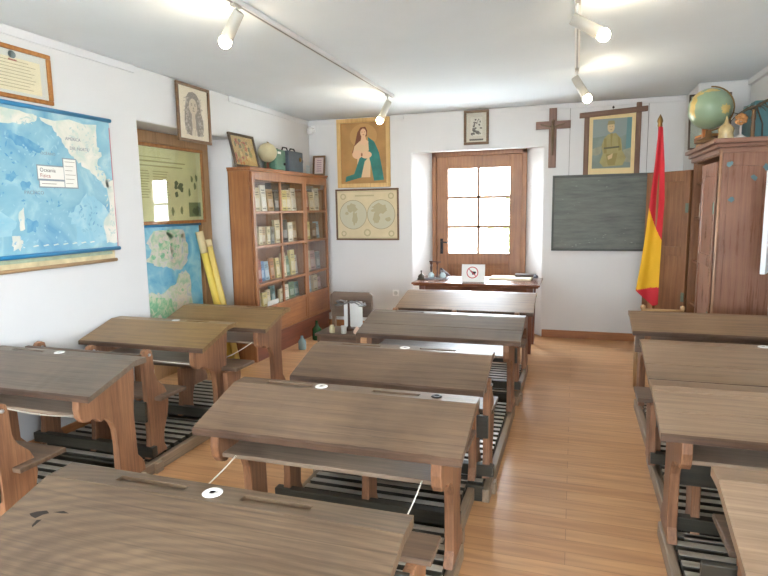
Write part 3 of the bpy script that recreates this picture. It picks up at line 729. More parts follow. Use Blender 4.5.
def art_engraving(p, a, b, c, d, w):
    q = lerp2(a, b, c, d); r = random.Random(5)
    p.use(plain('engraving paper', (238, 228, 208), .8, 0, .04, 12)); rect(p, a, b, c, d, w)
    hair = plain('engraved hair', (150, 140, 130), .9); hair2 = plain('engraved hair light', (190, 180, 166), .9)
    p.use(hair); blob(p, [q(*z) for z in [(.5, .93), (.36, .90), (.27, .80), (.24, .66), (.2, .5), (.18, .34), (.2, .2), (.26, .1), (.4, .07), (.44, .2), (.42, .4), (.56, .4), (.56, .2), (.62, .07), (.76, .1), (.83, .22), (.82, .4), (.76, .55), (.74, .7), (.7, .82), (.62, .9)]], w + .0004)
    p.use(hair2)
    for _ in range(90):
        u = r.choice([r.uniform(.2, .36), r.uniform(.64, .8)]); v = r.uniform(.1, .82); x, y = q(u, v); s = r.uniform(.008, .016)
        p.poly([(x - s, y - s * .5, w + .0008), (x, y - s, w + .0008), (x + s, y, w + .0008), (x, y + s * .4, w + .0008)])
    p.use(plain('engraved skin', (214, 200, 178), .9)); x, y = q(.49, .64); ell(p, x, y, (b - a) * .14, (d - c) * .16, w + .0012)
    x0, y0 = q(.43, .22); x1, y1 = q(.55, .5); rect(p, x0, x1, y0, y1, w + .001)
    p.use(M_gline)
    for (u, v, ru, rv) in ((.44, .67, .026, .009), (.56, .67, .026, .009), (.5, .56, .034, .008), (.495, .61, .012, .022), (.44, .7, .034, .005), (.56, .7, .034, .005)):
        x, y = q(u, v); ell(p, x, y, (b - a) * ru, (d - c) * rv, w + .0016, 14)
    p.use(hair2)
    for u in (.4, .46, .52, .58): x0, y0 = q(u, .08); rect(p, x0, x0 + .008, y0, y0 + (d - c) * .12, w + .0012)
frame('framed_engraving', 'framed engraved portrait of a long-haired person above the wall recess', 'picture', 'L', 4.215, 4.68, 2.105, 2.595, XL + .018, .026, M_frd, art_engraving, tilt=.0)

M_art_och = plain('painting ochre', (170, 128, 72), .5, 0, .18, 5)
def art_lady(p, a, b, c, d, w):
    q = lerp2(a, b, c, d)
    p.use(M_art_och); rect(p, a, b, c, d, w)
    p.use(plain('painting glow', (186, 144, 86), .5)); x, y = q(.5, .78); ell(p, x, y, (b - a) * .3, (d - c) * .2, w + .0003)
    p.use(plain('painting hair', (112, 62, 36), .5)); blob(p, [q(*z) for z in [(.44, .92), (.55, .93), (.59, .86), (.58, .78), (.46, .72), (.4, .62), (.3, .54), (.24, .5), (.32, .68), (.37, .84)]], w + .0006)
    p.use(plain('painting skin', (226, 186, 148), .5)); blob(p, [q(*z) for z in [(.46, .8), (.54, .8), (.56, .72), (.62, .68), (.52, .62), (.42, .66), (.45, .73)]], w + .0014)
    p.use(plain('painting cloth pale', (220, 188, 146), .5)); blob(p, [q(*z) for z in [(.42, .7), (.6, .7), (.66, .5), (.64, .1), (.34, .1), (.36, .4), (.26, .5), (.3, .62)]], w + .0009)
    p.use(plain('painting robe teal', (38, 116, 106), .5, 0, .3, 7)); blob(p, [q(*z) for z in [(.6, .76), (.74, .68), (.84, .5), (.9, .25), (.94, .05), (.72, .04), (.66, .3), (.62, .44), (.52, .36), (.44, .1), (.08, .03), (.1, .12), (.28, .16), (.36, .32), (.44, .48), (.62, .54)]], w + .0012)
    p.use(plain('painting skin', (226, 186, 148), .5)); x, y = q(.5, .83); ell(p, x, y, (b - a) * .065, (d - c) * .07, w + .0015)
    for u, v, ru, rv in ((.36, .48, .11, .07), (.56, .47, .12, .06)): x, y = q(u, v); ell(p, x, y, (b - a) * ru, (d - c) * rv, w + .0018)
    p.use(plain('painting shade', (150, 96, 62), .5))
    for u, v, ru, rv in ((.475, .845, .012, .006), (.53, .845, .012, .006), (.505, .80, .02, .006), (.46, .475, .02, .03)): x, y = q(u, v); ell(p, x, y, (b - a) * ru, (d - c) * rv, w + .0021, 12)
frame('framed_painting', 'gold-framed painting of a figure in a teal robe on ochre, left of the door', 'painting', 'B', -2.83, -2.14, 1.768, 2.60, YB - .004, .05, M_gold, art_lady, tilt=.0, depth=.03, glass=False)

knot_desk = [o for o in bpy.data.objects if o.get('label', '').startswith('big knotty')][0]
kb = MB(); kb.use(plain('knot crack', (34, 28, 24), .8))
def on_slope(x, y): return (x, y, .74 - .095 / .312 * (1.305 - .088 - y) + .0006)
for pl in ([(-1.376, 1.086), (-1.36, 1.096), (-1.335, 1.104), (-1.32, 1.098), (-1.334, 1.09), (-1.345, 1.076), (-1.365, 1.08)], [(-1.312, 1.103), (-1.285, 1.112), (-1.262, 1.108), (-1.285, 1.104)], [(-1.335, 1.072), (-1.322, 1.076), (-1.326, 1.05), (-1.333, 1.055)]): kb.poly([on_slope(*p) for p in pl])
kb.build('knot', None, knot_desk)
def art_hemis(p, a, b, c, d, w):
    r = random.Random(8); W, H = b - a, d - c
    p.use(plain('antique map paper', (212, 197, 160), .8, 0, .07, 7)); rect(p, a, b, c, d, w)
    cx, cy, R = (a + b) / 2, (c + d) / 2, W * .232
    land = plain('antique land', (178, 168, 134), .8); sea = plain('antique sea', (196, 192, 166), .8)
    for s in (-1, 1):
        x = cx + s * R * 1.01
        p.use(sea); ell(p, x, cy, R, R, w + .0004, 40)
        p.use(land)
        for u, v, ru, rv in (((-.1, .45, .4, .3), (.12, -.25, .22, .42), (-.45, .1, .12, .12)) if s < 0 else ((-.1, .4, .55, .32), (-.35, -.2, .24, .4), (.5, -.35, .2, .15))):
            ell(p, x + u * R, cy + v * R, ru * R, rv * R, w + .0008, 22, .28, r)
        p.use(plain('antique ring', (156, 144, 116), .9)); ring(p, x, cy, R, R * .965, w + .0012)
    p.use(M_line)
    for u, v, s in ((.1, .88, .05), (.9, .88, .05), (.1, .1, .045), (.9, .1, .05), (.5, .12, .06)):
        ring(p, a + W * u, c + H * v, W * s, W * s * .6, w + .0008, 14)
    rect(p, a + W * .3, a + W * .62, c + H * .88, c + H * .91, w + .0008)
    rect(p, a + W * .01, b - W * .01, c + H * .015, c + H * .025, w + .0008); rect(p, a + W * .01, b - W * .01, d - H * .025, d - H * .015, w + .0008)
frame('framed_world_map', 'framed antique map of two round hemispheres left of the door', 'map', 'B', -2.87, -2.04, 1.118, 1.752, YB - .004, .022, M_frd, art_hemis, glass=False)

def art_small(p, a, b, c, d, w):
    q = lerp2(a, b, c, d); r = random.Random(3)
    p.use(plain('small print mat', (214, 208, 194), .8)); rect(p, a, b, c, d, w)
    p.use(plain('small print paper', (226, 222, 210), .8)); x0, y0 = q(.2, .2); x1, y1 = q(.8, .85); rect(p, x0, x1, y0, y1, w + .0004)
    p.use(M_gline)
    for _ in range(26):
        x, y = q(r.uniform(.26, .74), r.uniform(.24, .8)); ell(p, x, y, r.uniform(.006, .018), r.uniform(.006, .02), w + .0008, 7, .4, r)
    x0, y0 = q(.15, .05); x1, y1 = q(.85, .11); rect(p, x0, x1, y0, y1, w + .0008)
frame('framed_print', 'small framed engraving hung right above the door', 'picture', 'B', -1.245, -.957, 2.218, 2.605, YB - .004, .03, M_frd, art_small)

# crucifix
cr = thing('crucifix', (-.255, YB - .001, 1.925), 'dark wooden crucifix on the wall between the door and the khaki portrait', 'crucifix')
M_cr = wood('crucifix wood', (104, 78, 66), (146, 112, 94), 'Z', .5, .1); M_crX = wood('crucifix crossbar wood', (104, 78, 66), (146, 112, 94), 'X', .5, .1)
MB().box(-.297, -.215, YB - .025, YB - .001, 1.925, 2.569).build('upright', M_cr, cr, bevel=.004)
MB().box(-.437, -.068, YB - .03, YB - .004, 2.345, 2.43).build('crossbar', M_crX, cr, bevel=.004)
f = MB(); f.smooth = True; zc = 2.30
for pts, rr in (([(-.256, 0, .14), (-.256, 0, .08), (-.256, 0, .0)], [.014, .022, .016]), ([(-.25, 0, 0), (-.252, 0, -.1), (-.254, 0, -.2)], [.013, .011, .007]), ([(-.262, 0, 0), (-.26, 0, -.1), (-.257, 0, -.2)], [.013, .011, .007]), ([(-.265, 0, .10), (-.33, 0, .12), (-.385, 0, .135)], [.009, .007, .006]), ([(-.247, 0, .10), (-.19, 0, .12), (-.13, 0, .135)], [.009, .007, .006])):
    f.tube([(x, YB - .042, z + zc - .04) for x, _, z in pts], rr, 8)
f.ball((-.254, YB - .045, zc + .125), .02, 12, 8)
f.build('figure', plain('crucifix figure', (120, 102, 78), .5, .2), cr)

# khaki portrait in a rustic crossed frame
M_log = wood('rustic log', (92, 66, 52), (134, 104, 84), 'Z', .6, .2); M_logX = wood('rustic log cross', (92, 66, 52), (134, 104, 84), 'X', .6, .2)
pt = thing('framed_portrait', (.35, YB - .001, 1.835), 'portrait of a person in khaki uniform in a frame of crossed timbers', 'picture')
for x in (.072, .588): MB().box(x, x + .052, YB - .03, YB - .002, 1.835, 2.50 if x < .3 else 2.572).build('frame_post', M_log, pt, bevel=.006)
mb = MB(); mb.add([(.02, YB - .036, 2.44), (.70, YB - .036, 2.475), (.70, YB - .036, 2.53), (.02, YB - .036, 2.495), (.02, YB - .006, 2.44), (.70, YB - .006, 2.475), (.70, YB - .006, 2.53), (.02, YB - .006, 2.495)], [(0, 1, 2, 3), (7, 6, 5, 4), (0, 4, 5, 1), (1, 5, 6, 2), (2, 6, 7, 3), (3, 7, 4, 0)]); mb.build('frame_crossbar', M_logX, pt, bevel=.006)
p = MB(); Tm = Matrix(((1, 0, 0, 0), (0, 0, -1, YB - .002), (0, 1, 0, 0), (0, 0, 0, 1)))
class Place(MB): pass
p.use(plain('portrait mount', (222, 200, 150), .8, 0, .05, 10))
def pp(pts, dy): p.poly([(x, YB - .012 - dy, z) for x, z in pts])
pp([(.124, 1.838), (.588, 1.838), (.588, 2.468), (.124, 2.45)], 0)
q = lerp2(.162, .55, 1.90, 2.425)
p.use(plain('portrait ground', (122, 136, 128), .7, 0, .25, 6)); pp([q(0, 0), q(1, 0), q(1, 1), q(0, .99)], .0006)
p.use(plain('portrait sky', (136, 150, 148), .7)); pp([q(0, .62), q(.4, .66), q(.72, .62), q(1, .7), q(1, 1), q(0, .99)], .0009)
p.use(plain('portrait curtain', (98, 138, 140), .7)); pp([q(.86, .3), q(1, .3), q(1, 1), q(.88, 1)], .0011)
p.use(plain('portrait khaki', (158, 148, 98), .7, 0, .2, 9)); pp([q(*z) for z in [(.4, .68), (.6, .7), (.74, .58), (.78, .34), (.88, .2), (.8, .05), (.3, .03), (.2, .12), (.28, .3), (.24, .46), (.3, .6)]], .0014)
p.use(plain('portrait skin', (204, 180, 138), .7)); pp([(q(.47, .82)[0] + .036 * math.cos(t * .3), q(.47, .82)[1] + .056 * math.sin(t * .3)) for t in range(21)], .0018); pp([q(.4, .24), q(.54, .3), q(.52, .2), q(.42, .17)], .0018)
p.use(plain('portrait cap', (142, 134, 92), .7)); pp([q(.37, .87), q(.57, .88), q(.55, .95), q(.4, .95)], .0021)
p.use(plain('portrait shade', (140, 128, 74), .7)); pp([q(.3, .6), q(.36, .6), q(.38, .3), q(.3, .3)], .0016); pp([q(.66, .62), q(.7, .6), q(.76, .36), q(.68, .34)], .0016); pp([q(.36, .28), q(.66, .3), q(.6, .06), q(.42, .06)], .0016); pp([q(.46, .7), q(.52, .7), q(.5, .44), q(.48, .44)], .0017)
p.use(plain('portrait rock', (150, 152, 132), .7, 0, .25, 9)); pp([q(0, .4), q(.26, .46), q(.22, .3), q(.1, .26), q(0, .28)], .0012); pp([q(.8, .36), q(1, .4), q(1, .1), q(.84, .12)], .0012)
p.use(plain('portrait dark', (86, 84, 60), .7)); pp([q(.3, .42), q(.7, .44), q(.7, .405), q(.3, .385)], .0019); pp([q(.43, .84), q(.455, .84), q(.455, .832), q(.43, .832)], .0022); pp([q(.49, .84), q(.515, .84), q(.515, .832), q(.49, .832)], .0022); pp([q(.45, .775), q(.5, .775), q(.5, .768), q(.45, .768)], .0022)
p.build('picture', None, pt)
w = MB(); w.tube([(.36, YB - .01, 2.48), (.36, YB - .01, 2.555)], .002, 6); w.ball((.36, YB - .02, 2.535), .012, 10, 6); w.build('hook', M_black, pt)

# blackboard hung by two wires
bb = thing('blackboard', (.24, YB - .001, 1.003), 'old dark green chalkboard hanging on wires right of the door', 'blackboard')
m_, nt, N, L, bs = newmat('slate'); MATS['slate'] = m_
tc = N.new('ShaderNodeTexCoord'); mp = N.new('ShaderNodeMapping'); mp.inputs['Scale'].default_value = (1.2, 1, 9); n1 = N.new('ShaderNodeTexNoise'); n1.inputs['Scale'].default_value = 2.2; n1.inputs['Detail'].default_value = 9; n1.inputs['Roughness'].default_value = .7
L.new(tc.outputs['Object'], mp.inputs['Vector']); L.new(mp.outputs[0], n1.inputs['Vector'])
r_ = N.new('ShaderNodeValToRGB'); r_.color_ramp.elements[0].position = .3; r_.color_ramp.elements[1].position = .75; r_.color_ramp.elements[0].color = lin((80, 86, 80)); r_.color_ramp.elements[1].color = lin((122, 128, 120)); L.new(n1.outputs['Fac'], r_.inputs['Fac']); L.new(r_.outputs['Color'], bs.inputs['Base Color']); bs.inputs['Roughness'].default_value = .6
MB().box(-.238, .785, YB - .024, YB - .002, 1.01, 1.835).build('slate', m_, bb)
M_bbf = plain('board edging', (72, 78, 72), .55, 0, .15, 12)
mb = MB(); mb.box(-.244, .79, YB - .03, YB - .002, 1.003, 1.028); mb.box(-.244, .79, YB - .03, YB - .002, 1.81, 1.838); mb.box(-.244, -.222, YB - .03, YB - .002, 1.028, 1.81); mb.box(.768, .79, YB - .03, YB - .002, 1.028, 1.81); mb.build('frame', M_bbf, bb, bevel=.003)
mb = MB(); mb.use(plain('chalk dust', (146, 150, 142), .9)); r = random.Random(9)
for _ in range(34):
    x, z = r.uniform(-.19, .7), r.choice([r.uniform(1.04, 1.2), r.uniform(1.04, 1.8)]); s = r.uniform(.004, .014)
    mb.poly([(x - s, YB - .0245, z), (x, YB - .0245, z - s * .3), (x + s, YB - .0245, z + s * .1), (x, YB - .0245, z + s * .35)])
mb.build('chalk_marks', None, bb)
for x in (-.075, .71): w = MB(); w.tube([(x, YB - .008, 1.838), (x, YB - .008, ZC - .055)], .0022, 6); w.build('wire', M_gline, bb)

# wall socket and corner sensor
so = thing('wall_socket', (-2.095, YB - .001, .42), 'white wall socket low on the wall left of the teacher table', 'socket')
MB().box(-2.135, -2.055, YB - .012, YB - .001, .42, .50).build('plate', M_white, so, bevel=.003)
mb = MB(); mb.smooth = True; mb.lathe([(.026, 0), (.026, .004), (.02, .004), (.02, .001), (0, .001)], (-2.095, YB - .012, .46), 18, Matrix.Rotation(PI / 2, 4, 'X')); mb.build('cup', plain('socket grey', (206, 206, 202), .4), so)
sn = thing('motion_sensor', (-3.15, 6.70, 2.43), 'small white motion sensor in the ceiling corner above the bookcase', 'sensor')
mb = MB(); mb.smooth = True; mb.lathe([(.02, 0), (.032, .012), (.034, .06), (.026, .075), (0, .077)], (-3.15, 6.70, 2.43), 18); mb.build('head', M_white, sn)
mb = MB(); mb.box(-3.165, -3.135, 6.70, 6.81, 2.50, 2.52); mb.box(-3.18, -3.12, 6.805, 6.8199, 2.47, 2.55); mb.build('bracket', M_white, sn, bevel=.003)

# ------------------------------------------------------------------ big ocean map on the left wall
mp_ = thing('wall_map', (XL + .001, 2.62, 1.14), 'big pale blue roll-down ocean map hanging on the left wall', 'map')
SEA = mottled('map sea', [(.34, (166, 202, 208)), (.46, (136, 184, 200)), (.56, (126, 176, 196)), (.68, (100, 156, 190))], 4.5, .42); SEA2 = mottled('map deep sea', [(.4, (112, 168, 196)), (.6, (84, 148, 188))], 12, .42)
LAND = mottled('map land', [(.36, (226, 222, 210)), (.5, (214, 214, 202)), (.64, (196, 208, 196))], 9, .42); RIDGE = mottled('map shelf', [(.38, (168, 204, 212)), (.6, (136, 188, 206))], 7, .42)
MBAR = plain('map bar blue', (44, 130, 178), .4); MINK = plain('map lettering', (136, 146, 156), .8); MPINK = plain('map edge pink', (196, 120, 132), .7)
Y0, Y1, Z0, Z1 = 1.80, 3.456, 1.245, 2.16
mb = MB(); mb.use(SEA); mb.box(XL + .012, XL + .014, Y0, Y1, Z0, Z1)
mb.use(MPINK); mb.box(XL + .012, XL + .0146, Y1 - .006, Y1 + .002, Z0, Z1 - .05)
def onmap(pts, mat, lay, sub=3, j=.008, seed=1):
    r = random.Random(seed); out = []; n = len(pts)
    for i in range(n):
        a, b = pts[i], pts[(i + 1) % n]
        for k in range(sub):
            t = k / sub; out.append((a[0] + (b[0] - a[0]) * t + (r.uniform(-j, j) if k else 0), a[1] + (b[1] - a[1]) * t + (r.uniform(-j, j) if k else 0)))
    mb.use(mat); mb.poly([(XL + .0143 + .0004 * lay, min(Y1 - .002, y), max(Z0, min(Z1 - .03, z))) for y, z in out])
onmap([(3.202, 1.638), (3.106, 1.556), (3.029, 1.483), (3.093, 1.43), (3.091, 1.28), (3.383, 1.292), (3.404, 1.495), (3.288, 1.592)], RIDGE, 0, 5, .022, seed=2)
onmap([(2.56, 1.516), (2.652, 1.454), (2.609, 1.373), (2.3, 1.37), (2.2, 1.5), (2.4, 1.6)], RIDGE, 0, seed=3)
onmap([(1.85, 2.1), (2.4, 2.1), (2.5, 1.95), (2.3, 1.8), (1.9, 1.85)], RIDGE, 0, seed=12)
onmap([(2.878, 2.106), (2.942, 2.066), (2.996, 2.024), (3.033, 1.968), (3.081, 1.902), (3.141, 1.86), (3.188, 1.817), (3.279, 1.769), (3.345, 1.728), (3.369, 1.685), (3.417, 1.686), (3.369, 1.80), (3.317, 1.848), (3.365, 1.905), (3.328, 1.966), (3.337, 2.117)], LAND, 1, 4, .012, 4)
onmap([(2.2, 2.13), (2.629, 2.129), (2.835, 2.119), (2.878, 2.104), (2.819, 2.069), (2.72, 2.043), (2.659, 2.039), (2.4, 2.0), (2.2, 1.9)], LAND, 1, 4, .008, 5)
onmap([(2.644, 2.001), (2.723, 1.974), (2.816, 1.946), (2.891, 1.915), (2.842, 1.882), (2.757, 1.903), (2.695, 1.916), (2.649, 1.957)], SEA2, 1, 4, .014, 6)
onmap([(2.615, 1.745), (2.668, 1.766), (2.697, 1.74), (2.651, 1.7), (2.611, 1.708)], SEA2, 1, 4, .012, 7)
onmap([(2.702, 1.693), (2.767, 1.705), (2.762, 1.657), (2.708, 1.651)], SEA2, 1, 4, .01, 8)
onmap([(2.3, 1.92), (2.5, 1.95), (2.6, 1.9), (2.5, 1.84), (2.35, 1.86)], SEA2, 1, 4, .01, 9)
onmap([(2.72, 1.48), (2.80, 1.45), (2.78, 1.40), (2.71, 1.39)], SEA2, 1, 4, .012, 10)
onmap([(2.609, 1.373), (2.665, 1.371), (2.692, 1.296), (2.61, 1.281)], LAND, 1, 4, .012, 11)
onmap([(2.708, 1.546), (2.702, 1.411), (2.668, 1.402), (2.668, 1.505)], LAND, 1, 4, .004, 13)
onmap([(3.381, 1.738), (3.455, 1.741), (3.452, 1.287), (3.35, 1.288), (3.333, 1.435), (3.40, 1.52)], LAND, 1, 4, .01, 14)
onmap([(3.33, 2.07), (3.41, 2.06), (3.40, 1.95), (3.34, 1.97)], SEA, 2, 3, .006, 15)
rs = random.Random(77)
def specks(y0, y1, z0, z1, n, mat, lay, smin=.006, smax=.022):
    for _ in range(n):
        y, z = rs.uniform(y0, y1), rs.uniform(z0, z1); a_ = rs.uniform(0, PI); l_, w_ = rs.uniform(smin, smax), rs.uniform(.003, .008)
        onmap([(y + l_ * math.cos(a_), z + l_ * math.sin(a_)), (y - w_ * math.sin(a_), z + w_ * math.cos(a_)), (y - l_ * math.cos(a_), z - l_ * math.sin(a_)), (y + w_ * math.sin(a_), z - w_ * math.cos(a_))], mat, lay, 2, .003, rs.random())
LAND2 = plain('map land shade', (190, 204, 198), .42); SEA3 = plain('map ocean rise', (150, 192, 206), .42)
specks(2.5, 3.05, 1.65, 2.0, 60, SEA3, 3); specks(2.5, 3.1, 1.3, 1.7, 60, SEA3, 3); specks(2.5, 3.0, 1.55, 2.0, 40, SEA2, 3)
specks(3.1, 3.32, 1.9, 2.10, 40, LAND2, 3); specks(3.25, 3.44, 1.7, 1.86, 24, SEA3, 3); specks(3.36, 3.44, 1.3, 1.7, 30, LAND2, 3); specks(2.5, 2.85, 2.05, 2.11, 20, LAND2, 3); specks(3.12, 3.34, 1.34, 1.6, 40, SEA, 3)
mb.use(LAND)
for i in range(7): onmap([(2.75 + i * .075, 1.297), (2.79 + i * .075, 1.303), (2.78 + i * .075, 1.310), (2.745 + i * .075, 1.305)], LAND, 1, 1)
def TL(y, z, w): return Matrix(((0, 0, 1, XL + w), (1, 0, 0, y), (0, 1, 0, z), (0, 0, 0, 1)))
letters(mb, 'AMÉRICA', .03, TL(3.06, 1.985, .0157), MINK); letters(mb, 'DEL NORTE', .03, TL(3.09, 1.925, .0157), MINK)
letters(mb, 'OCÉANO', .026, TL(2.86, 1.875, .0157), MINK); letters(mb, 'PACÍFICO', .032, TL(2.72, 1.625, .0157), MINK)
mb.build('sheet', None, mp_)
lb = MB(); M_lab = plain('map label card', (232, 230, 222), .6); M_labl = plain('label rule', (150, 140, 128), .8)
lb.use(plain('label outline', (140, 152, 158), .7)); lb.box(XL + .0155, XL + .0163, 2.822, 3.035, 1.712, 1.812); lb.box(XL + .0155, XL + .0163, 2.83, 3.03, 1.668, 1.714); lb.box(XL + .0155, XL + .0163, 3.02, 3.135, 1.668, 1.866)
lb.use(M_lab); lb.box(XL + .016, XL + .0168, 2.828, 3.024, 1.724, 1.804); lb.box(XL + .016, XL + .0168, 2.836, 3.022, 1.676, 1.712); lb.box(XL + .016, XL + .0168, 3.028, 3.127, 1.676, 1.859)
letters(lb, 'Oceanía', .036, TL(2.842, 1.768, .0168), M_gline); letters(lb, 'Física', .036, TL(2.842, 1.733, .0168), plain('label red ink', (176, 112, 96), .8))
lb.use(M_labl)
for i in range(6): lb.box(XL + .0168, XL + .0171, 3.036, 3.118 - .012 * (i % 3), 1.84 - i * .028, 1.843 - i * .028)
lb.box(XL + .0168, XL + .0171, 2.85, 2.96, 1.692, 1.696)
lb.build('title_card', None, mp_)
for z in (Z1, Z0):
    q = MB(); q.smooth = True; q.tube([(XL + .018, Y0 - .01, z), (XL + .018, Y1 + .008, z)], .014, 12); q.build('roller', MBAR, mp_)
# second map rolled behind it, only its lower bar shows
mp2 = thing('rolled_map', (XL + .002, 2.6, 1.15), 'yellowed map edge with wooden bar showing under the blue ocean map', 'map')
mb = MB(); mb.use(plain('yellowed map', (206, 190, 150), .7, 0, .2, 12)); mb.box(XL + .0005, XL + .007, 1.85, 3.425, 1.17, 1.235); mb.use(plain('yellowed map green', (160, 176, 150), .7, 0, .15, 18)); mb.box(XL + .0045, XL + .0075, 1.9, 3.40, 1.205, 1.228); mb.build('sheet', None, mp2)
q = MB(); q.smooth = True; q.tube([(XL + .014, 1.83, 1.162), (XL + .014, 3.43, 1.162)], .0125, 10); q.build('bar', wood('map bar timber', (150, 116, 78), (192, 160, 118), 'Y', .5), mp2)

# ------------------------------------------------------------------ in the left recess: green poster, blue map, yellow rolls
def art_green(p, a, b, c, d, w):
    q = lerp2(a, b, c, d); r = random.Random(12)
    p.use(plain('poster paper', (218, 220, 166), .7, 0, .08, 6)); rect(p, a, b, c, d, w)
    ink = plain('poster ink', (172, 174, 122), .8); g1 = plain('poster dark', (98, 114, 78), .8); g2 = plain('poster green', (126, 142, 96), .8)
    p.use(ink)
    for v, u0, u1, h in ((.80, .14, .78, .02), (.74, .2, .74, .018), (.86, .1, .6, .01)): x0, y0 = q(u0, v); x1, y1 = q(u1, v + h); rect(p, x0, x1, y0, y1, w + .0004)
    for i in range(11):
        for u0 in (.12, .36):
            x0, y0 = q(u0, .32 + i * .035); x1, y1 = q(u0 + .2 - r.random() * .04, .32 + i * .035 + .012); rect(p, x0, x1, y0, y1, w + .0004)
    p.use(g2)
    for u, v in ((.86, .6), (.93, .62), (.9, .5), (.82, .4), (.5, .12), (.58, .13), (.70, .14)): x, y = q(u, v); ell(p, x, y, (b - a) * .018, (d - c) * .055, w + .0006, 9, .3, r)
    x0, y0 = q(.8, .05); x1, y1 = q(.97, .26); rect(p, x0, x1, y0, y1, w + .0004)
    p.use(g1)
    for (u0, u1, v0, v1) in ((.6, .72, .3, .56), (.02, .14, .5, .62), (.84, .94, .09, .2)):
        for _ in range(6): x, y = q(r.uniform(u0, u1), r.uniform(v0, v1)); ell(p, x, y, (b - a) * .025, (d - c) * .04, w + .0009, 9, .35, r)
pg = frame('framed_poster', 'glazed greenish poster of old text and pictures hung in the wall recess', 'poster', 'L', 3.79, 4.885, 1.395, 2.09, XD + .055, .03, M_fr, art_green)
pg.rotation_mode = 'XYZ'; pg.rotation_euler = (0, 0, math.radians(-1.2))

m2 = thing('hanging_map', (XD + .05, 4.35, .30), 'blue and green relief map hanging in the wall recess below the greenish poster', 'map')
mb = MB(); xx = XD + .05; mb.use(mottled('relief sea', [(.36, (150, 200, 210)), (.5, (116, 182, 204)), (.66, (86, 160, 196))], 6)); mb.box(xx, xx + .002, 3.82, 4.80, .30, 1.385)
r = random.Random(21)
def onm2(pts, mat, lay, sub=4, j=.014):
    out = []; n = len(pts)
    for i in range(n):
        a, b = pts[i], pts[(i + 1) % n]
        for k in range(sub): t = k / sub; out.append((a[0] + (b[0] - a[0]) * t + (r.uniform(-j, j) if k else 0), a[1] + (b[1] - a[1]) * t + (r.uniform(-j, j) if k else 0)))
    mb.use(mat); mb.poly([(xx + .0023 + .0004 * lay, y, z) for y, z in out])
L1_ = mottled('relief lowland', [(.34, (150, 190, 160)), (.45, (186, 200, 170)), (.54, (206, 206, 190)), (.64, (186, 190, 192)), (.74, (150, 182, 176))], 14); L2_ = mottled('relief green', [(.38, (116, 180, 138)), (.5, (150, 194, 150)), (.62, (198, 204, 172))], 20); L3_ = mottled('relief pale', [(.36, (198, 196, 188)), (.5, (214, 206, 186)), (.64, (176, 196, 166))], 20)
onm2([(4.16, 1.34), (4.56, 1.34), (4.62, 1.2), (4.60, 1.05), (4.52, .98), (4.40, .97), (4.30, 1.02), (4.14, 1.04), (4.04, 1.08), (4.12, 1.18), (4.06, 1.24)], L1_, 0)
onm2([(4.3, 1.3), (4.5, 1.28), (4.52, 1.1), (4.4, 1.04), (4.22, 1.1)], L3_, 1)
onm2([(4.56, .96), (4.62, .9), (4.64, .6), (4.52, .45), (4.56, .34), (3.85, .34), (3.85, .72), (3.98, .82), (4.2, .78), (4.4, .84), (4.46, .94)], L1_, 0)
onm2([(3.9, .72), (4.1, .76), (4.34, .72), (4.36, .58), (4.2, .52), (4.0, .56), (3.92, .62)], L2_, 1)
onm2([(4.42, .8), (4.56, .84), (4.58, .6), (4.46, .5), (4.4, .62)], L3_, 1)
for _ in range(60):
    y_, z_ = r.choice([(r.uniform(4.12, 4.56), r.uniform(1.06, 1.32)), (r.uniform(3.9, 4.56), r.uniform(.4, .8))]); q_ = r.uniform(.012, .035)
    onm2([(y_ + q_ * math.cos(k * PI / 3), z_ + q_ * .8 * math.sin(k * PI / 3)) for k in range(6)], r.choice([L2_, L3_, L1_, L2_]), 3, 2, .008)
onm2([(4.22, 1.26), (4.36, 1.24), (4.34, 1.16), (4.22, 1.17)], L2_, 2)
mb.build('sheet', None, m2)
for z in (1.385, .30): q = MB(); q.smooth = True; q.tube([(xx + .006, 3.80, z), (xx + .006, 4.82, z)], .012, 10); q.build('roller', MBAR, m2)

M_yel = plain('yellow paper tube', (222, 194, 86), .6, 0, .06, 10)
def roll(x, y, x2, y2, h, rr, mat, label, wrap=.2):
    t = thing('map_roll', (x, y, 0), label, 'map roll', 'rolled maps leaning by the bookcase')
    q = MB(); q.smooth = True; a, b = Vector((x, y, rr * .4)), Vector((x2, y2, h)); q.tube([a, b], rr, 14); q.build('tube', mat, t)
    dd = (b - a).normalized(); q = MB(); q.smooth = True; q.tube([b - dd * wrap, b + dd * .012], rr * 1.06, 14); q.build('end_wrap', plain('roll wrap cream', (222, 202, 154), .7), t)
roll(-3.24, 4.885, -3.44, 4.76, 1.30, .034, M_yel, 'thick yellow rolled map leaning in the recess, with the cream wrapped top')
roll(-3.16, 4.868, -3.40, 4.835, 1.22, .030, plain('pale yellow tube', (222, 198, 112), .6), 'paler yellow rolled map leaning between the thick roll and the bookcase', .06)

# ------------------------------------------------------------------ on top of the bookcase
def art_colour(p, a, b, c, d, w):
    r = random.Random(31)
    p.use(plain('colour print', (196, 168, 112), .7, 0, .15, 9)); rect(p, a, b, c, d, w)
    for i, colr in enumerate([(190, 110, 70), (150, 150, 96), (214, 190, 130), (168, 84, 62), (120, 120, 88)] * 7):
        p.use(plain('colour print %d' % (i % 5), colr, .7)); ell(p, r.uniform(a + .03, b - .03), r.uniform(c + .02, d - .03), r.uniform(.012, .03), r.uniform(.012, .035), w + .0004 * (1 + i % 5), 8, .35, r)
M_dkf = wood('frame dark', (62, 52, 42), (98, 82, 64), 'X', .4, .04)
frame('framed_colour_print', 'dark-framed colourful print leaning on the near end of the bookcase top', 'picture', 'L', 4.90, 5.36, 1.922, 2.26, -3.10, .024, M_dkf, art_colour, tilt=math.radians(-13))
gb = thing('small_globe', (-3.08, 5.50, bz), 'small yellowed globe on top of the bookcase', 'globe')
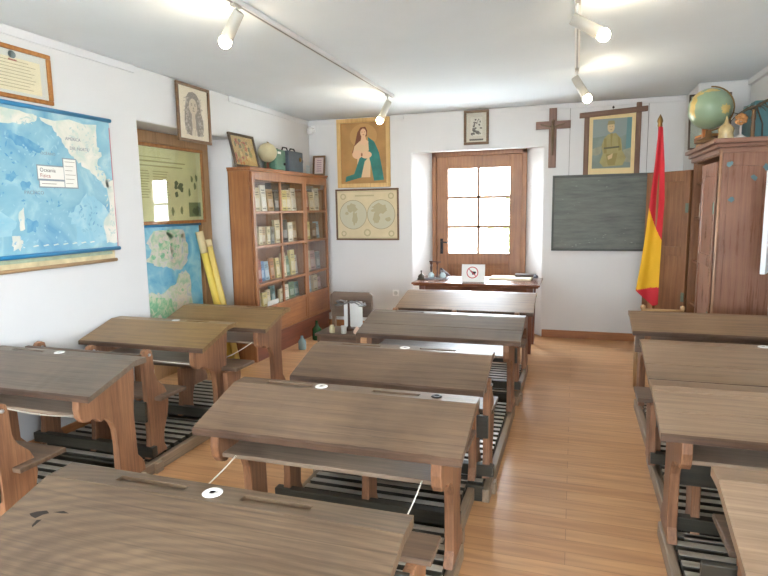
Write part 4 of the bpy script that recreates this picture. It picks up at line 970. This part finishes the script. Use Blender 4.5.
mb = MB(); mb.smooth = True; mb.lathe([(.062, 0), (.062, .012), (.03, .022), (.014, .03), (.012, .085), (0, .085)], (-3.08, 5.50, bz), 20); mb.build('base', plain('globe base', (110, 64, 46), .4), gb)
mb = MB(); mb.smooth = True; mb.ball((-3.08, 5.50, bz + .185), .10, 28, 18); mb.build('sphere', plain('old globe', (188, 178, 142), .4, 0, .14, 9), gb)
mb = MB(); mb.smooth = True; mb.tube([(-3.08, 5.50 + .109 * math.cos(t), bz + .185 + .109 * math.sin(t)) for t in [(-.5 + k / 12) * PI for k in range(13)]], .005, 8); mb.build('meridian', M_brass, gb)
gm = thing('green_apparatus', (-3.08, 5.69, bz), 'green metal apparatus box beside the small globe on the bookcase', 'apparatus')
MGm = plain('hammered green', (84, 122, 102), .4, .2, .12, 20)
MB().box(-3.17, -3.02, 5.57, 5.79, bz + .012, bz + .23).build('case', MGm, gm, bevel=.012)
mb = MB(); mb.box(-3.16, -3.03, 5.58, 5.78, bz, bz + .013); mb.build('feet', M_black, gm)
mb = MB(); mb.smooth = True; mb.tube([(-3.09, 5.61, bz + .228), (-3.09, 5.63, bz + .245), (-3.09, 5.74, bz + .245), (-3.09, 5.76, bz + .228)], .006, 8); mb.build('handle', M_black, gm)
mb = MB(); mb.box(-3.02, -3.017, 5.61, 5.68, bz + .18, bz + .205); mb.build('label_plate', M_paper, gm)
mb = MB(); mb.smooth = True; mb.lathe([(.016, 0), (.014, .016), (0, .018)], (-3.02, 5.75, bz + .08), 14, Matrix.Rotation(PI / 2, 4, 'Y')); mb.build('dial', M_black, gm)
pj = thing('projector', (-3.08, 6.0, bz), 'dark grey-blue box projector with a top handle on the bookcase', 'projector')
MPj = plain('projector lacquer', (74, 86, 96), .45, .2, .12, 20)
MB().box(-3.185, -3.0, 5.83, 6.18, bz + .01, bz + .235).build('case', MPj, pj, bevel=.01)
mb = MB(); mb.smooth = True
for y in (5.84, 6.02): mb.tube([(-3.09, y, bz + .235), (-3.09, y + .02, bz + .272), (-3.09, y + .11, bz + .275), (-3.09, y + .14, bz + .235)], .008, 8)
mb.build('handle', M_black, pj)
mb = MB(); mb.smooth = True; mb.lathe([(.045, 0), (.045, .03), (.036, .045), (.036, .05), (.03, .046), (0, .044)], (-3.06, 6.18, bz + .14), 20, Matrix.Rotation(-PI / 2, 4, 'X')); mb.build('lens', M_black, pj)
mb = MB(); mb.smooth = True; mb.lathe([(.026, 0), (.026, .008), (.012, .012), (0, .012)], (-3.0, 6.10, bz + .15), 14, Matrix.Rotation(PI / 2, 4, 'Y')); mb.build('dial', M_brass, pj)
mb = MB(); mb.box(-3.175, -3.01, 5.84, 6.17, bz, bz + .011); mb.build('feet', M_black, pj)
def art_pink(p, a, b, c, d, w):
    p.use(plain('pinkish print', (222, 200, 196), .7)); rect(p, a, b, c, d, w); p.use(plain('pinkish print lines', (176, 140, 150), .7))
    for i in range(6): rect(p, a + .03, b - .03, c + .03 + i * .026, c + .04 + i * .026, w + .0005)
frame('framed_pink_print', 'small framed pinkish print standing at the far end of the bookcase top', 'picture', 'B', -3.105, -2.94, 1.922, 2.165, 6.66, .022, M_frd, art_pink, tilt=math.radians(-8))
o = slab('folded_card', -3.06, -3.05, 6.36, 6.48, bz, bz + .11, plain('pale blue card', (192, 206, 212), .7), 'pale blue folded card between the projector and the pinkish print', 'card', .15)

# ------------------------------------------------------------------ school chair with a beam balance and bits on it
CH = thing('school_chair', (-1.98, 4.95, 0), 'old brown wooden school chair facing the room beside the bookcase', 'chair')
M_chX = wood('chair timber', (82, 64, 50), (120, 98, 80), 'X', .45, .1); M_chZ = wood('chair timber legs', (92, 68, 50), (134, 104, 80), 'Z', .45, .1)
mb = MB(); mb.prism([(-2.23, .475), (-1.805, .475), (-1.805, .69), (-1.835, .715), (-2.2, .715), (-2.23, .69)], 5.10, 5.122, 'Y'); mb.build('backrest', M_chX, CH, bevel=.004)
MB().box(-2.24, -1.795, 4.73, 5.10, .355, .38).build('seat', M_chX, CH, bevel=.006)
for x in (-2.225, -1.845):
    MB().box(x, x + .035, 5.105, 5.14, 0, .62).build('leg', M_chZ, CH, bevel=.003); MB().box(x, x + .035, 4.75, 4.785, 0, .356).build('leg', M_chZ, CH, bevel=.003)
    MB().box(x + .008, x + .027, 4.78, 5.11, .16, .19).build('stretcher', M_chZ, CH)
MB().box(-2.2, -1.84, 4.755, 4.775, .30, .356).build('apron', M_chX, CH, bevel=.003)
ba = thing('beam_balance', (-1.985, 4.95, .38), 'dark beam balance with curved arms standing on the old school chair', 'balance')
mb = MB(); mb.smooth = True; mb.lathe([(.05, 0), (.05, .012), (.02, .022), (.012, .04), (.01, .26), (.016, .27), (0, .285)], (-1.985, 4.95, .38), 16); mb.build('stand', plain('balance iron', (92, 70, 60), .4, .3), ba)
mb = MB(); mb.smooth = True; mb.tube([(-2.11, 4.945, .645), (-2.06, 4.945, .66), (-2.0, 4.945, .645), (-1.95, 4.945, .64), (-1.90, 4.945, .655), (-1.85, 4.945, .635), (-1.81, 4.945, .62)], .008, 8)
mb.tube([(-2.10, 4.95, .635), (-2.03, 4.95, .625), (-1.95, 4.95, .655), (-1.87, 4.95, .615), (-1.82, 4.95, .64)], .007, 8); mb.build('beam', plain('balance steel', (150, 150, 150), .3, .7), ba)
for x, nm in ((-2.08, 'pan'), (-1.85, 'pan')):
    mb = MB(); mb.smooth = True; mb.lathe([(.0, 0), (.03, .004), (.04, .014), (.042, .014)], (x, 4.945, .605), 18); mb.build(nm, M_steel, ba)
    mb = MB(); mb.tube([(x, 4.945, .645), (x, 4.945, .606)], .002, 5); mb.build('hanger', M_steel, ba)
o = slab('paper_notice', -2.09, -1.90, 5.088, 5.09, .46, .64, M_paper, 'white paper notice leaning on the backrest of the old school chair', 'paper', 0, None, 0)
o.location.z = .38
o.scale = (1, 1, 1.4)
lathe_thing('glass_bottle', [(.05, 0), (.055, .01), (.055, .13), (.02, .17), (.016, .22), (.02, .225), (0, .225)], (-2.82, 6.02, 0), plain('bottle green glass', (24, 74, 40), .12), 'dark green glass bottle on the floor against the bookcase plinth', 'bottle')
lathe_thing('glass_bottle', [(.04, 0), (.042, .01), (.042, .09), (.016, .13), (.015, .15), (0, .15)], (-2.78, 5.55, 0), plain('bottle pale blue glass', (146, 178, 186), .12), 'small pale blue glass bottle on the floor near the bookcase', 'bottle')
lathe_thing('small_jar', [(.022, 0), (.026, .008), (.026, .05), (.018, .06), (.018, .072), (0, .072)], (-2.09, 4.79, .38), plain('jar yellowish', (196, 184, 146), .3), 'small yellowish jar at the left front of the old school chair', 'jar')
lathe_thing('small_jar', [(.024, 0), (.026, .006), (.026, .055), (.028, .06), (.028, .07), (0, .07)], (-1.975, 4.79, .38), plain('jar white', (206, 202, 192), .3), 'small white jar with a tan lid at the front of the old school chair', 'jar')
mb = MB(); mb.smooth = True; mb.lathe([(.0, 0), (.03, .006), (.036, .022), (.026, .045), (.014, .06), (.004, .07), (0, .071)], (0, 0, 0), 16); o = mb.build('sea_shell', plain('shell pink', (220, 190, 170), .4, 0, .12, 30)); o.location = (-1.845, 4.79, .38); tag(o, 'pinkish sea shell at the right front of the old school chair', 'shell')

# ------------------------------------------------------------------ flag
fx, fy = .735, 5.92
FL = thing('flag', (fx, fy, 0), 'red and yellow flag hanging down its pole before the open wardrobe door', 'flag')
mb = MB(); mb.smooth = True; mb.lathe([(.14, 0), (.14, .02), (.05, .04), (.03, .10), (0, .10)], (fx, fy, 0), 24); mb.build('base', M_brass, FL)
mb = MB(); mb.smooth = True; mb.tube([(fx, fy, .02), (fx - .02, fy, 2.22)], .014, 12); mb.build('pole', wood('flag pole timber', (110, 74, 44), (150, 108, 66), 'Z', .4, .03), FL)
mb = MB(); mb.smooth = True; mb.lathe([(.016, 0), (.022, .01), (.018, .03), (.026, .05), (.02, .075), (.008, .10), (0, .115)], (fx - .02, fy, 2.20), 14); mb.build('finial', M_brass, FL)
M_fr_ = plain('flag red', (200, 40, 52), .75); M_fy = plain('flag yellow', (230, 178, 34), .75)
# the cloth hangs in soft folds: left and right outline by height
prof = [(2.20, .70, .738), (1.87, .682, .765), (1.54, .655, .778), (1.22, .63, .77), (.95, .60, .768), (.70, .566, .766), (.40, .545, .764)]
def at_z(z):
    for (z0, l0, r0), (z1, l1, r1) in zip(prof, prof[1:]):
        if z <= z0 and z >= z1: t = (z0 - z) / (z0 - z1); return l0 + (l1 - l0) * t, r0 + (r1 - r0) * t
    return prof[-1][1:]
nu, nv = 30, 150; vs = []; fs = []; cm = []
def hem(u): return .70 - .15 * min(1, u / .8) + .02 * max(0, u - .8) / .2
for j in range(nv + 1):
    for i in range(nu + 1):
        u = i / nu; z = 2.20 + (hem(u) - 2.20) * j / nv; l, r = at_z(z)
        k = min(1, j / nv * 2 + .1)
        yy = -.026 - .016 * math.sin(u * PI * 2.2 + .5 + .4 * j / nv) * k - .006 * math.sin(j * .05 + u * 4)
        vs.append((l + (r - l) * u, fy + yy, z))
for j in range(nv):
    for i in range(nu):
        fs.append((j * (nu + 1) + i, j * (nu + 1) + i + 1, (j + 1) * (nu + 1) + i + 1, (j + 1) * (nu + 1) + i))
        u = (i + .5) / nu; z = 2.20 + (hem(u) - 2.20) * (j + .5) / nv
        # a yellow field below the slanting fold, a red corner showing under it at the hem
        cm.append(1 if (z < 1.47 - .30 * u and z > .705 + .03 * u) else 0)
mb = MB(); mb.smooth = True; mb.use(M_fr_); mb.use(M_fy); mb.mats = [M_fr_, M_fy]; mb.add(vs, fs); mb.mi = cm
o = mb.build('cloth', None, FL); sd = o.modifiers.new('Solidify', 'SOLIDIFY'); sd.thickness = .003; sb = o.modifiers.new('Subdivision', 'SUBSURF'); sb.levels = 1; sb.render_levels = 1

# ------------------------------------------------------------------ wardrobe
M_wdZ = wood('wardrobe timber', (116, 78, 60), (158, 114, 90), 'Z', .26, .05); M_wdX = wood('wardrobe cornice timber', (124, 86, 68), (164, 122, 100), 'X', .3, .05)
M_wdi = wood('wardrobe inside timber', (116, 76, 48), (162, 116, 78), 'Z', .5, .05)
wx0, wx1, wy0, wy1, wz1 = 1.05, 1.468, 5.06, 6.17, 1.90
W = thing('wardrobe', ((wx0 + wx1) / 2, (wy0 + wy1) / 2, 0), 'big old brown wooden wardrobe with one door swung open', 'wardrobe')
mb = MB(); mb.box(wx0, wx1, wy0, wy0 + .03, .06, wz1); mb.box(wx0, wx1, wy1 - .03, wy1, .06, wz1); mb.box(wx1 - .02, wx1, wy0, wy1, .06, wz1); mb.box(wx0, wx1, wy0, wy1, .06, .10); mb.box(wx0, wx1, wy0, wy1, wz1 - .03, wz1)
mb.build('carcass', M_wdi, W, bevel=.004)
f = MB(); y = wy0 - .012
f.box(wx0 - .005, wx0 + .05, y, wy0, .06, wz1); f.box(wx1 - .06, wx1, y, wy0, .06, wz1); f.box(wx0 + .05, wx1 - .06, y, wy0, 1.78, wz1); f.box(wx0 + .05, wx1 - .06, y, wy0, .06, .2); f.box(wx0, wx1, y + .007, wy0, .06, wz1)
f.build('side_panel', M_wdZ, W, bevel=.005)
rq = random.Random(17); ym_ = y - .0012
for px_, pz_ in ((1.105, 1.80), (1.345, 1.765), (1.13, 1.53), (1.27, 1.69)):
    pm = MB(); pm.poly([(px_ + rq.uniform(.012, .028) * math.cos(k * PI / 6), ym_, pz_ + rq.uniform(.008, .03) * math.sin(k * PI / 6)) for k in range(12)])
    pm.build('paint_stain', plain('blue green paint fleck', (92, 128, 134), .5), W)
q = MB(); q.smooth = True; q.tube([(wx0 - .006, y - .002, .06), (wx0 - .006, y - .002, wz1)], .011, 10); q.build('corner_bead', wood('corner bead', (150, 110, 86), (196, 158, 130), 'Z', .25, .03), W)
mb = MB()
for i, (z0, z1, e) in enumerate(((wz1 - .02, wz1 + .02, .02), (wz1 + .02, wz1 + .05, .045), (wz1 + .05, wz1 + .085, .075))): mb.box(wx0 - e, wx1, wy0 - e, wy1 + min(e, .025), z0, z1)
mb.build('cornice', M_wdX, W, bevel=.008); wt = wz1 + .085
MB().box(wx0 - .02, wx1, wy0 - .02, wy1, 0, .07).build('plinth', M_wdX, W, bevel=.006)
for z in (.55, .95, 1.36, 1.68): MB().box(wx0 + .03, wx1 - .02, wy0 + .03, wy1 - .03, z, z + .02).build('shelf', M_wdi, W, bevel=.002)
ym = (wy0 + wy1) / 2
def wdoor():
    d = MB(); d.box(-.012, .012, 0, .535, 0, 1.68)
    f = MB(); f.box(-.02, .02, 0, .07, 0, 1.68); f.box(-.02, .02, .465, .535, 0, 1.68)
    for z0, z1 in ((0, .12), (.86, .95), (1.58, 1.68)): f.box(-.02, .02, .07, .465, z0, z1)
    return d, f
for loc, ang, nm in (((wx0 - .008, wy0 + .02, .14), 0, 0), ((wx0 - .01, wy1 - .012, .14), math.radians(38), 1)):
    d, f = wdoor()
    T = Matrix.Translation(Vector(loc) - Vector(W.location)) @ Matrix.Rotation(ang, 4, 'Z')
    MW = M_wdi if nm else M_wdZ
    d.v = [tuple(T @ Vector(p)) for p in d.v]; f.v = [tuple(T @ Vector(p)) for p in f.v]
    d.T = f.T = Matrix.Identity(4)
    dd = d.build('door', MW, W, bevel=.002); ff = f.build('door_frame', MW, dd, bevel=.004)
    M_hg = plain('green patina hinge', (112, 128, 112), .5, .4, .2, 40)
    for z in (.42, 1.28):
        q = MB(); q.T = T; q.box(-.024, -.019, .002, .035, z, z + .09); q.build('hinge', M_hg, dd)
for z, x, zz, nm in ((1.36, 1.13, .13, 'ivory'), (1.36, 1.30, .16, 'tan'), (1.68, 1.2, .05, 'brown')):
    slab('shelf_box', x - .06, x + .06, 5.66, 5.9, z + .02, z + .02 + zz, plain('cover ' + nm, BC[nm]), '%s box on a shelf inside the open wardrobe' % nm, 'box')
# things on the wardrobe
GL = thing('big_globe', (1.0, 5.3, wt), 'big green school globe on a wooden stand on top of the wardrobe', 'globe')
gc = (1.0, 5.32, wt + .265); M_sea = plain('globe green sea', (138, 160, 132), .35, 0, .1, 6); M_con = plain('globe land ochre', (204, 178, 108), .4, 0, .12, 14)
mb = MB(); mb.smooth = True; mb.lathe([(.10, 0), (.10, .015), (.06, .03), (.025, .05), (.02, .10), (0, .10)], (gc[0], gc[1], wt), 24); mb.build('base', M_frd, GL)
mb = MB(); mb.smooth = True; mb.use(M_sea); mb.ball(gc, .158, 48, 32)
mb.use(M_con); r = random.Random(4)
def patch(lon, lat, rl, rb, seed):
    r = random.Random(seed); n = 26; pts = []
    c = Vector(gc)
    ctr = None; ring_ = []
    for k in range(n):
        t = 2 * PI * k / n; s = 1 + r.uniform(-.28, .28)
        lo, la = lon + rl * s * math.cos(t), lat + rb * s * math.sin(t)
        ring_.append((lo, la))
    P = lambda lo, la: c + .1592 * Vector((math.cos(la) * math.cos(lo), math.cos(la) * math.sin(lo), math.sin(la)))
    vs = [P(lon, lat)]; 
    for f_ in (.33, .66, 1): vs += [P(lon + (lo - lon) * f_, lat + (la - lat) * f_) for lo, la in ring_]
    fs = [(0, 1 + k, 1 + (k + 1) % n) for k in range(n)]
    for b_ in (0, 1): fs += [(1 + b_ * n + k, 1 + (b_ + 1) * n + k, 1 + (b_ + 1) * n + (k + 1) % n, 1 + b_ * n + (k + 1) % n) for k in range(n)]
    mb.add(vs, fs)
patch(math.radians(-152), .12, .22, .62, 1); patch(math.radians(-160), .75, .5, .25, 2); patch(math.radians(-55), -.15, .28, .22, 3); patch(math.radians(-95), .95, .55, .16, 4)
mb.build('sphere', None, GL)
mb = MB(); mb.smooth = True; mb.tube([(gc[0] + .17 * math.cos(t), gc[1] + .0, gc[2] + .17 * math.sin(t)) for t in [(-.5 + k / 18) * PI * 1.0 for k in range(19)]], .006, 8); mb.build('meridian', M_brass, GL)
# book pile and wood block left of the globe
for i, (nm, h0, h1, dx) in enumerate((('tan', 0, .03, 0), ('reddish', .03, .055, .01), ('brown', .055, .085, -.008), ('orange', .085, .105, .004))):
    slab('old_book', 1.0 + dx, 1.13 + dx, 5.62, 5.83, wt + h0, wt + h1, plain('cover ' + nm, BC[nm]), '%s old book in the flat pile behind the big globe, %s from the bottom' % (nm, ORD[i]), 'book', .05 * i, 'flat book pile on the wardrobe')
slab('wooden_block', .995, 1.03, 5.52, 5.58, wt, wt + .2, M_con and wood('orange block', (160, 96, 46), (206, 140, 80), 'Z', .4, .04), 'upright orange wooden block left of the big globe on the wardrobe', 'wooden block')
lathe_thing('ornate_jar', [(.05, 0), (.055, .012), (.05, .05), (.056, .08), (.04, .105), (.02, .12), (.01, .15), (.006, .175), (0, .18)], (1.085, 5.14, wt), plain('jar amber', (190, 170, 124), .15, 0, .2, 30), 'ornate amber jar with a pointed lid in front of the big globe', 'jar')
tr = thing('flower_ornament', (1.195, 5.2, wt), 'orange dried flower head on a white round foot on the wardrobe', 'ornament')
mb = MB(); mb.smooth = True; mb.lathe([(.06, 0), (.058, .01), (.03, .028), (.008, .045), (.006, .12), (0, .12)], (1.195, 5.2, wt), 20); mb.build('foot', M_ceram, tr)
mb = MB(); r = random.Random(6)
for k in range(40):
    u, v = r.random() * 2 * PI, math.acos(2 * r.random() - 1); c = Vector((1.195 + .034 * math.sin(v) * math.cos(u), 5.2 + .034 * math.sin(v) * math.sin(u), wt + .155 + .034 * math.cos(v)))
    mb.ball(tuple(c), .013, 8, 5)
mb.build('flower_head', plain('dried flower', (196, 140, 86), .7, 0, .2, 40), tr)
lathe_thing('turned_post', [(.02, 0), (.02, .015), (.013, .03), (.016, .08), (.012, .13), (.018, .16), (.012, .19), (.016, .215), (0, .225)], (1.27, 5.17, wt), M_frd, 'slim turned wooden post standing on the wardrobe front edge', 'turned post')
slab('teal_case', 1.30, 1.46, 5.28, 5.62, wt, wt + .30, plain('teal case', (74, 120, 126), .4, 0, .12, 9), 'blue-green case standing at the wall on the wardrobe', 'case', 0, None, .006)
mb = MB(); mb.smooth = True; r = random.Random(15); P0 = [(1.17, 5.26, wt + .19), (1.24, 5.24, wt + .235), (1.30, 5.23, wt + .25), (1.36, 5.22, wt + .285), (1.44, 5.22, wt + .31)]
mb.tube(P0, [.007, .011, .012, .011, .008], 7)
for k in range(26):
    i = r.randrange(len(P0) - 1); t = r.random(); c = Vector(P0[i]).lerp(Vector(P0[i + 1]), t); d = Vector((r.uniform(-.06, .06), r.uniform(-.05, .05), r.uniform(-.06, .03)))
    mb.tube([c, c + d * .6, c + d + Vector((0, 0, -.01))], [.004, .003, .0015], 5)
mb.tube([(1.30, 5.23, wt + .25), (1.35, 5.24, wt + .12), (1.355, 5.245, wt)], [.006, .005, .005], 6)
mb.tube([(1.43, 5.22, wt + .30), (1.45, 5.22, wt + .12), (1.455, 5.225, wt)], [.006, .005, .005], 6)
o = recentre(mb.build('dried_branch', plain('dried branch', (92, 82, 66), .8, 0, .2, 30))); tag(o, 'dry dark branch lying across the items on the wardrobe', 'branch')
def art_pale(p, a, b, c, d, w):
    p.use(plain('faded plate', (188, 200, 190), .6, 0, .1, 6)); rect(p, a, b, c, d, w)
    p.use(plain('faded plate lines', (160, 172, 160), .7)); rect(p, a + .04, b - .04, c + .05, c + .06, w + .0005); ell(p, (a + b) / 2, (c + d) / 2, .05, .07, w + .0005, 16)
fp = frame('framed_faded_print', 'faded picture in a thin dark frame leaning behind the big globe', 'picture', 'B', .96, 1.30, wt + .002, wt + .50, 5.98, .016, M_dkf, art_pale, tilt=math.radians(-7))

# ------------------------------------------------------------------ white display board on its stand, by the wardrobe side
DB = thing('display_board', (1.37, 4.86, 0), 'blank white display board on a slim stand beside the wardrobe', 'board')
DB.rotation_euler = (0, 0, math.radians(-24))
mb = MB(); mb.T = Matrix.Translation((0, 0, 0)); mb.box(-.02, .012, -.30, .09, 1.01, 1.72); mb.build('panel', plain('bright white panel', (244, 247, 250), .35), DB, bevel=.003)
mb = MB(); mb.T = Matrix.Identity(4); mb.smooth = True; mb.tube([(.028, -.1, .015), (.028, -.1, 1.5)], .014, 10); mb.build('post', M_steel, DB)
mb = MB(); mb.T = Matrix.Identity(4); mb.box(-.05, .06, -.24, .03, 0, .016); mb.build('foot', M_steel, DB, bevel=.003)

# chair whose top rail shows over the far right desk
c2 = thing('spindle_chair', (.645, 4.88, 0), 'pale wooden chair whose knobbed top rail shows above the farthest right desk', 'chair')
M_sp = wood('spindle chair timber', (158, 118, 76), (202, 164, 118), 'Z', .4, .05); M_spX = wood('spindle chair rail', (158, 118, 76), (202, 164, 118), 'X', .4, .05)
for x in (.51, .78):
    q = MB(); q.smooth = True; q.lathe([(.014, 0), (.018, .2), (.014, .4), (.018, .42), (.013, .6), (.015, .70), (.01, .712), (.019, .728), (.017, .746), (0, .755)], (x, 4.70, 0), 12); q.build('back_post', M_sp, c2)
    q = MB(); q.smooth = True; q.lathe([(.012, 0), (.017, .2), (.014, .40), (0, .40)], (x, 5.06, 0), 12); q.build('leg', M_sp, c2)
q = MB(); q.smooth = True; q.tube([(.51, 4.70, .71), (.78, 4.70, .71)], .014, 12); q.build('top_rail', M_spX, c2)
for x in (.58, .645, .71): q = MB(); q.smooth = True; q.tube([(x, 4.70, .42), (x, 4.70, .71)], .008, 8); q.build('spindle', M_sp, c2)
q = MB(); q.box(.495, .795, 4.68, 5.08, .40, .425); q.build('seat', M_spX, c2, bevel=.008)

# ------------------------------------------------------------------ ceiling tracks with spot lamps
M_trk = plain('track white', (214, 216, 216), .4)
M_lampb = plain('lamp cream body', (176, 174, 164), .4)
M_bulb = emit('lamp glow', (255, 236, 206), 34)
def track(x, y0, y1, label):
    t = thing('ceiling_track', (x, (y0 + y1) / 2, ZC), label, 'light track')
    mb = MB(); mb.box(x - .018, x + .018, y0, y1, ZC - .03, ZC - .001); mb.build('rail', M_trk, t, bevel=.003)
    mb = MB(); mb.box(x - .006, x + .006, y0 + .01, y1 - .01, ZC - .0312, ZC - .029); mb.build('slot', plain('track slot', (120, 122, 124), .5), t)
track(-1.735, .6, 5.62, 'long white ceiling light track toward the teal painting'); track(-.015, .9, 5.25, 'white ceiling light track toward the crucifix')
def lamp(mx, my, d, label, L_=.20, st=.075):
    t = thing('spot_lamp', (mx, my, ZC - .03), label, 'spot lamp', 'spot lamps on the ceiling tracks')
    mb = MB(); mb.box(mx - .014, mx + .014, my - .035, my + .035, ZC - .045, ZC - .03); mb.build('adapter', M_lampb, t, bevel=.003)
    top = Vector((mx, my, ZC - .045)); d = Vector(d).normalized(); j = top + Vector((0, 0, -st))
    mb = MB(); mb.smooth = True; mb.tube([top, j], .006, 8); mb.build('stem', M_trk, t)
    a = j - d * .03; b = j + d * (L_ - .06)
    mb = MB(); mb.smooth = True; mb.tube([a - d * .004, a, b, b + d * .002], [.024, .03, .034, .030], 18); mb.build('body', M_lampb, t)
    c = b + d * .028
    mb = MB(); mb.smooth = True; mb.ball(tuple(c), .034, 18, 12); mb.build('bulb', M_bulb, t)
lamp(-1.735, 2.83, (-.58, .12, -.72), 'lit spot lamp closest to the camera on the long ceiling track', .175, .05)
lamp(-1.735, 5.45, (-.48, .10, -.80), 'lit spot lamp beside the teal painting, at the far end of the long track')
lamp(-.015, 3.42, (.78, .1, -.46), 'lit spot lamp tilted right, nearer on the short ceiling track', .19, .09)
lamp(-.015, 5.05, (.45, .1, -.75), 'lit spot lamp above the crucifix, at the end of the short track')

# ------------------------------------------------------------------ daylight
wd = bpy.data.worlds.new('World'); S.world = wd; wd.use_nodes = True
bg = wd.node_tree.nodes['Background']; bg.inputs['Color'].default_value = (.80, .90, 1.0, 1); bg.inputs['Strength'].default_value = 9.0
def portal(loc, rot, sx, sy):
    l = bpy.data.lights.new('window_portal', 'AREA'); l.shape = 'RECTANGLE'; l.size = sx; l.size_y = sy; l.cycles.is_portal = True
    o = bpy.data.objects.new('window_portal', l); COL.objects.link(o); o.location = loc; o.rotation_euler = rot
for a, b in WR: portal((XR + .36, (a + b) / 2, 1.55), (0, PI / 2, 0), wz[1] - wz[0], b - a)
for a, b in WB_fill: portal(((a + b) / 2, YR - .36, 1.55), (PI / 2, 0, 0), b - a, wz[1] - wz[0])
portal((-1.125, YB + .40, 1.46), (-PI / 2, 0, 0), .80, 1.08)

S.view_settings.view_transform = 'Standard'; S.view_settings.look = 'None'; S.view_settings.gamma = 1; S.view_settings.use_curve_mapping = False
S.view_settings.exposure = 2.5
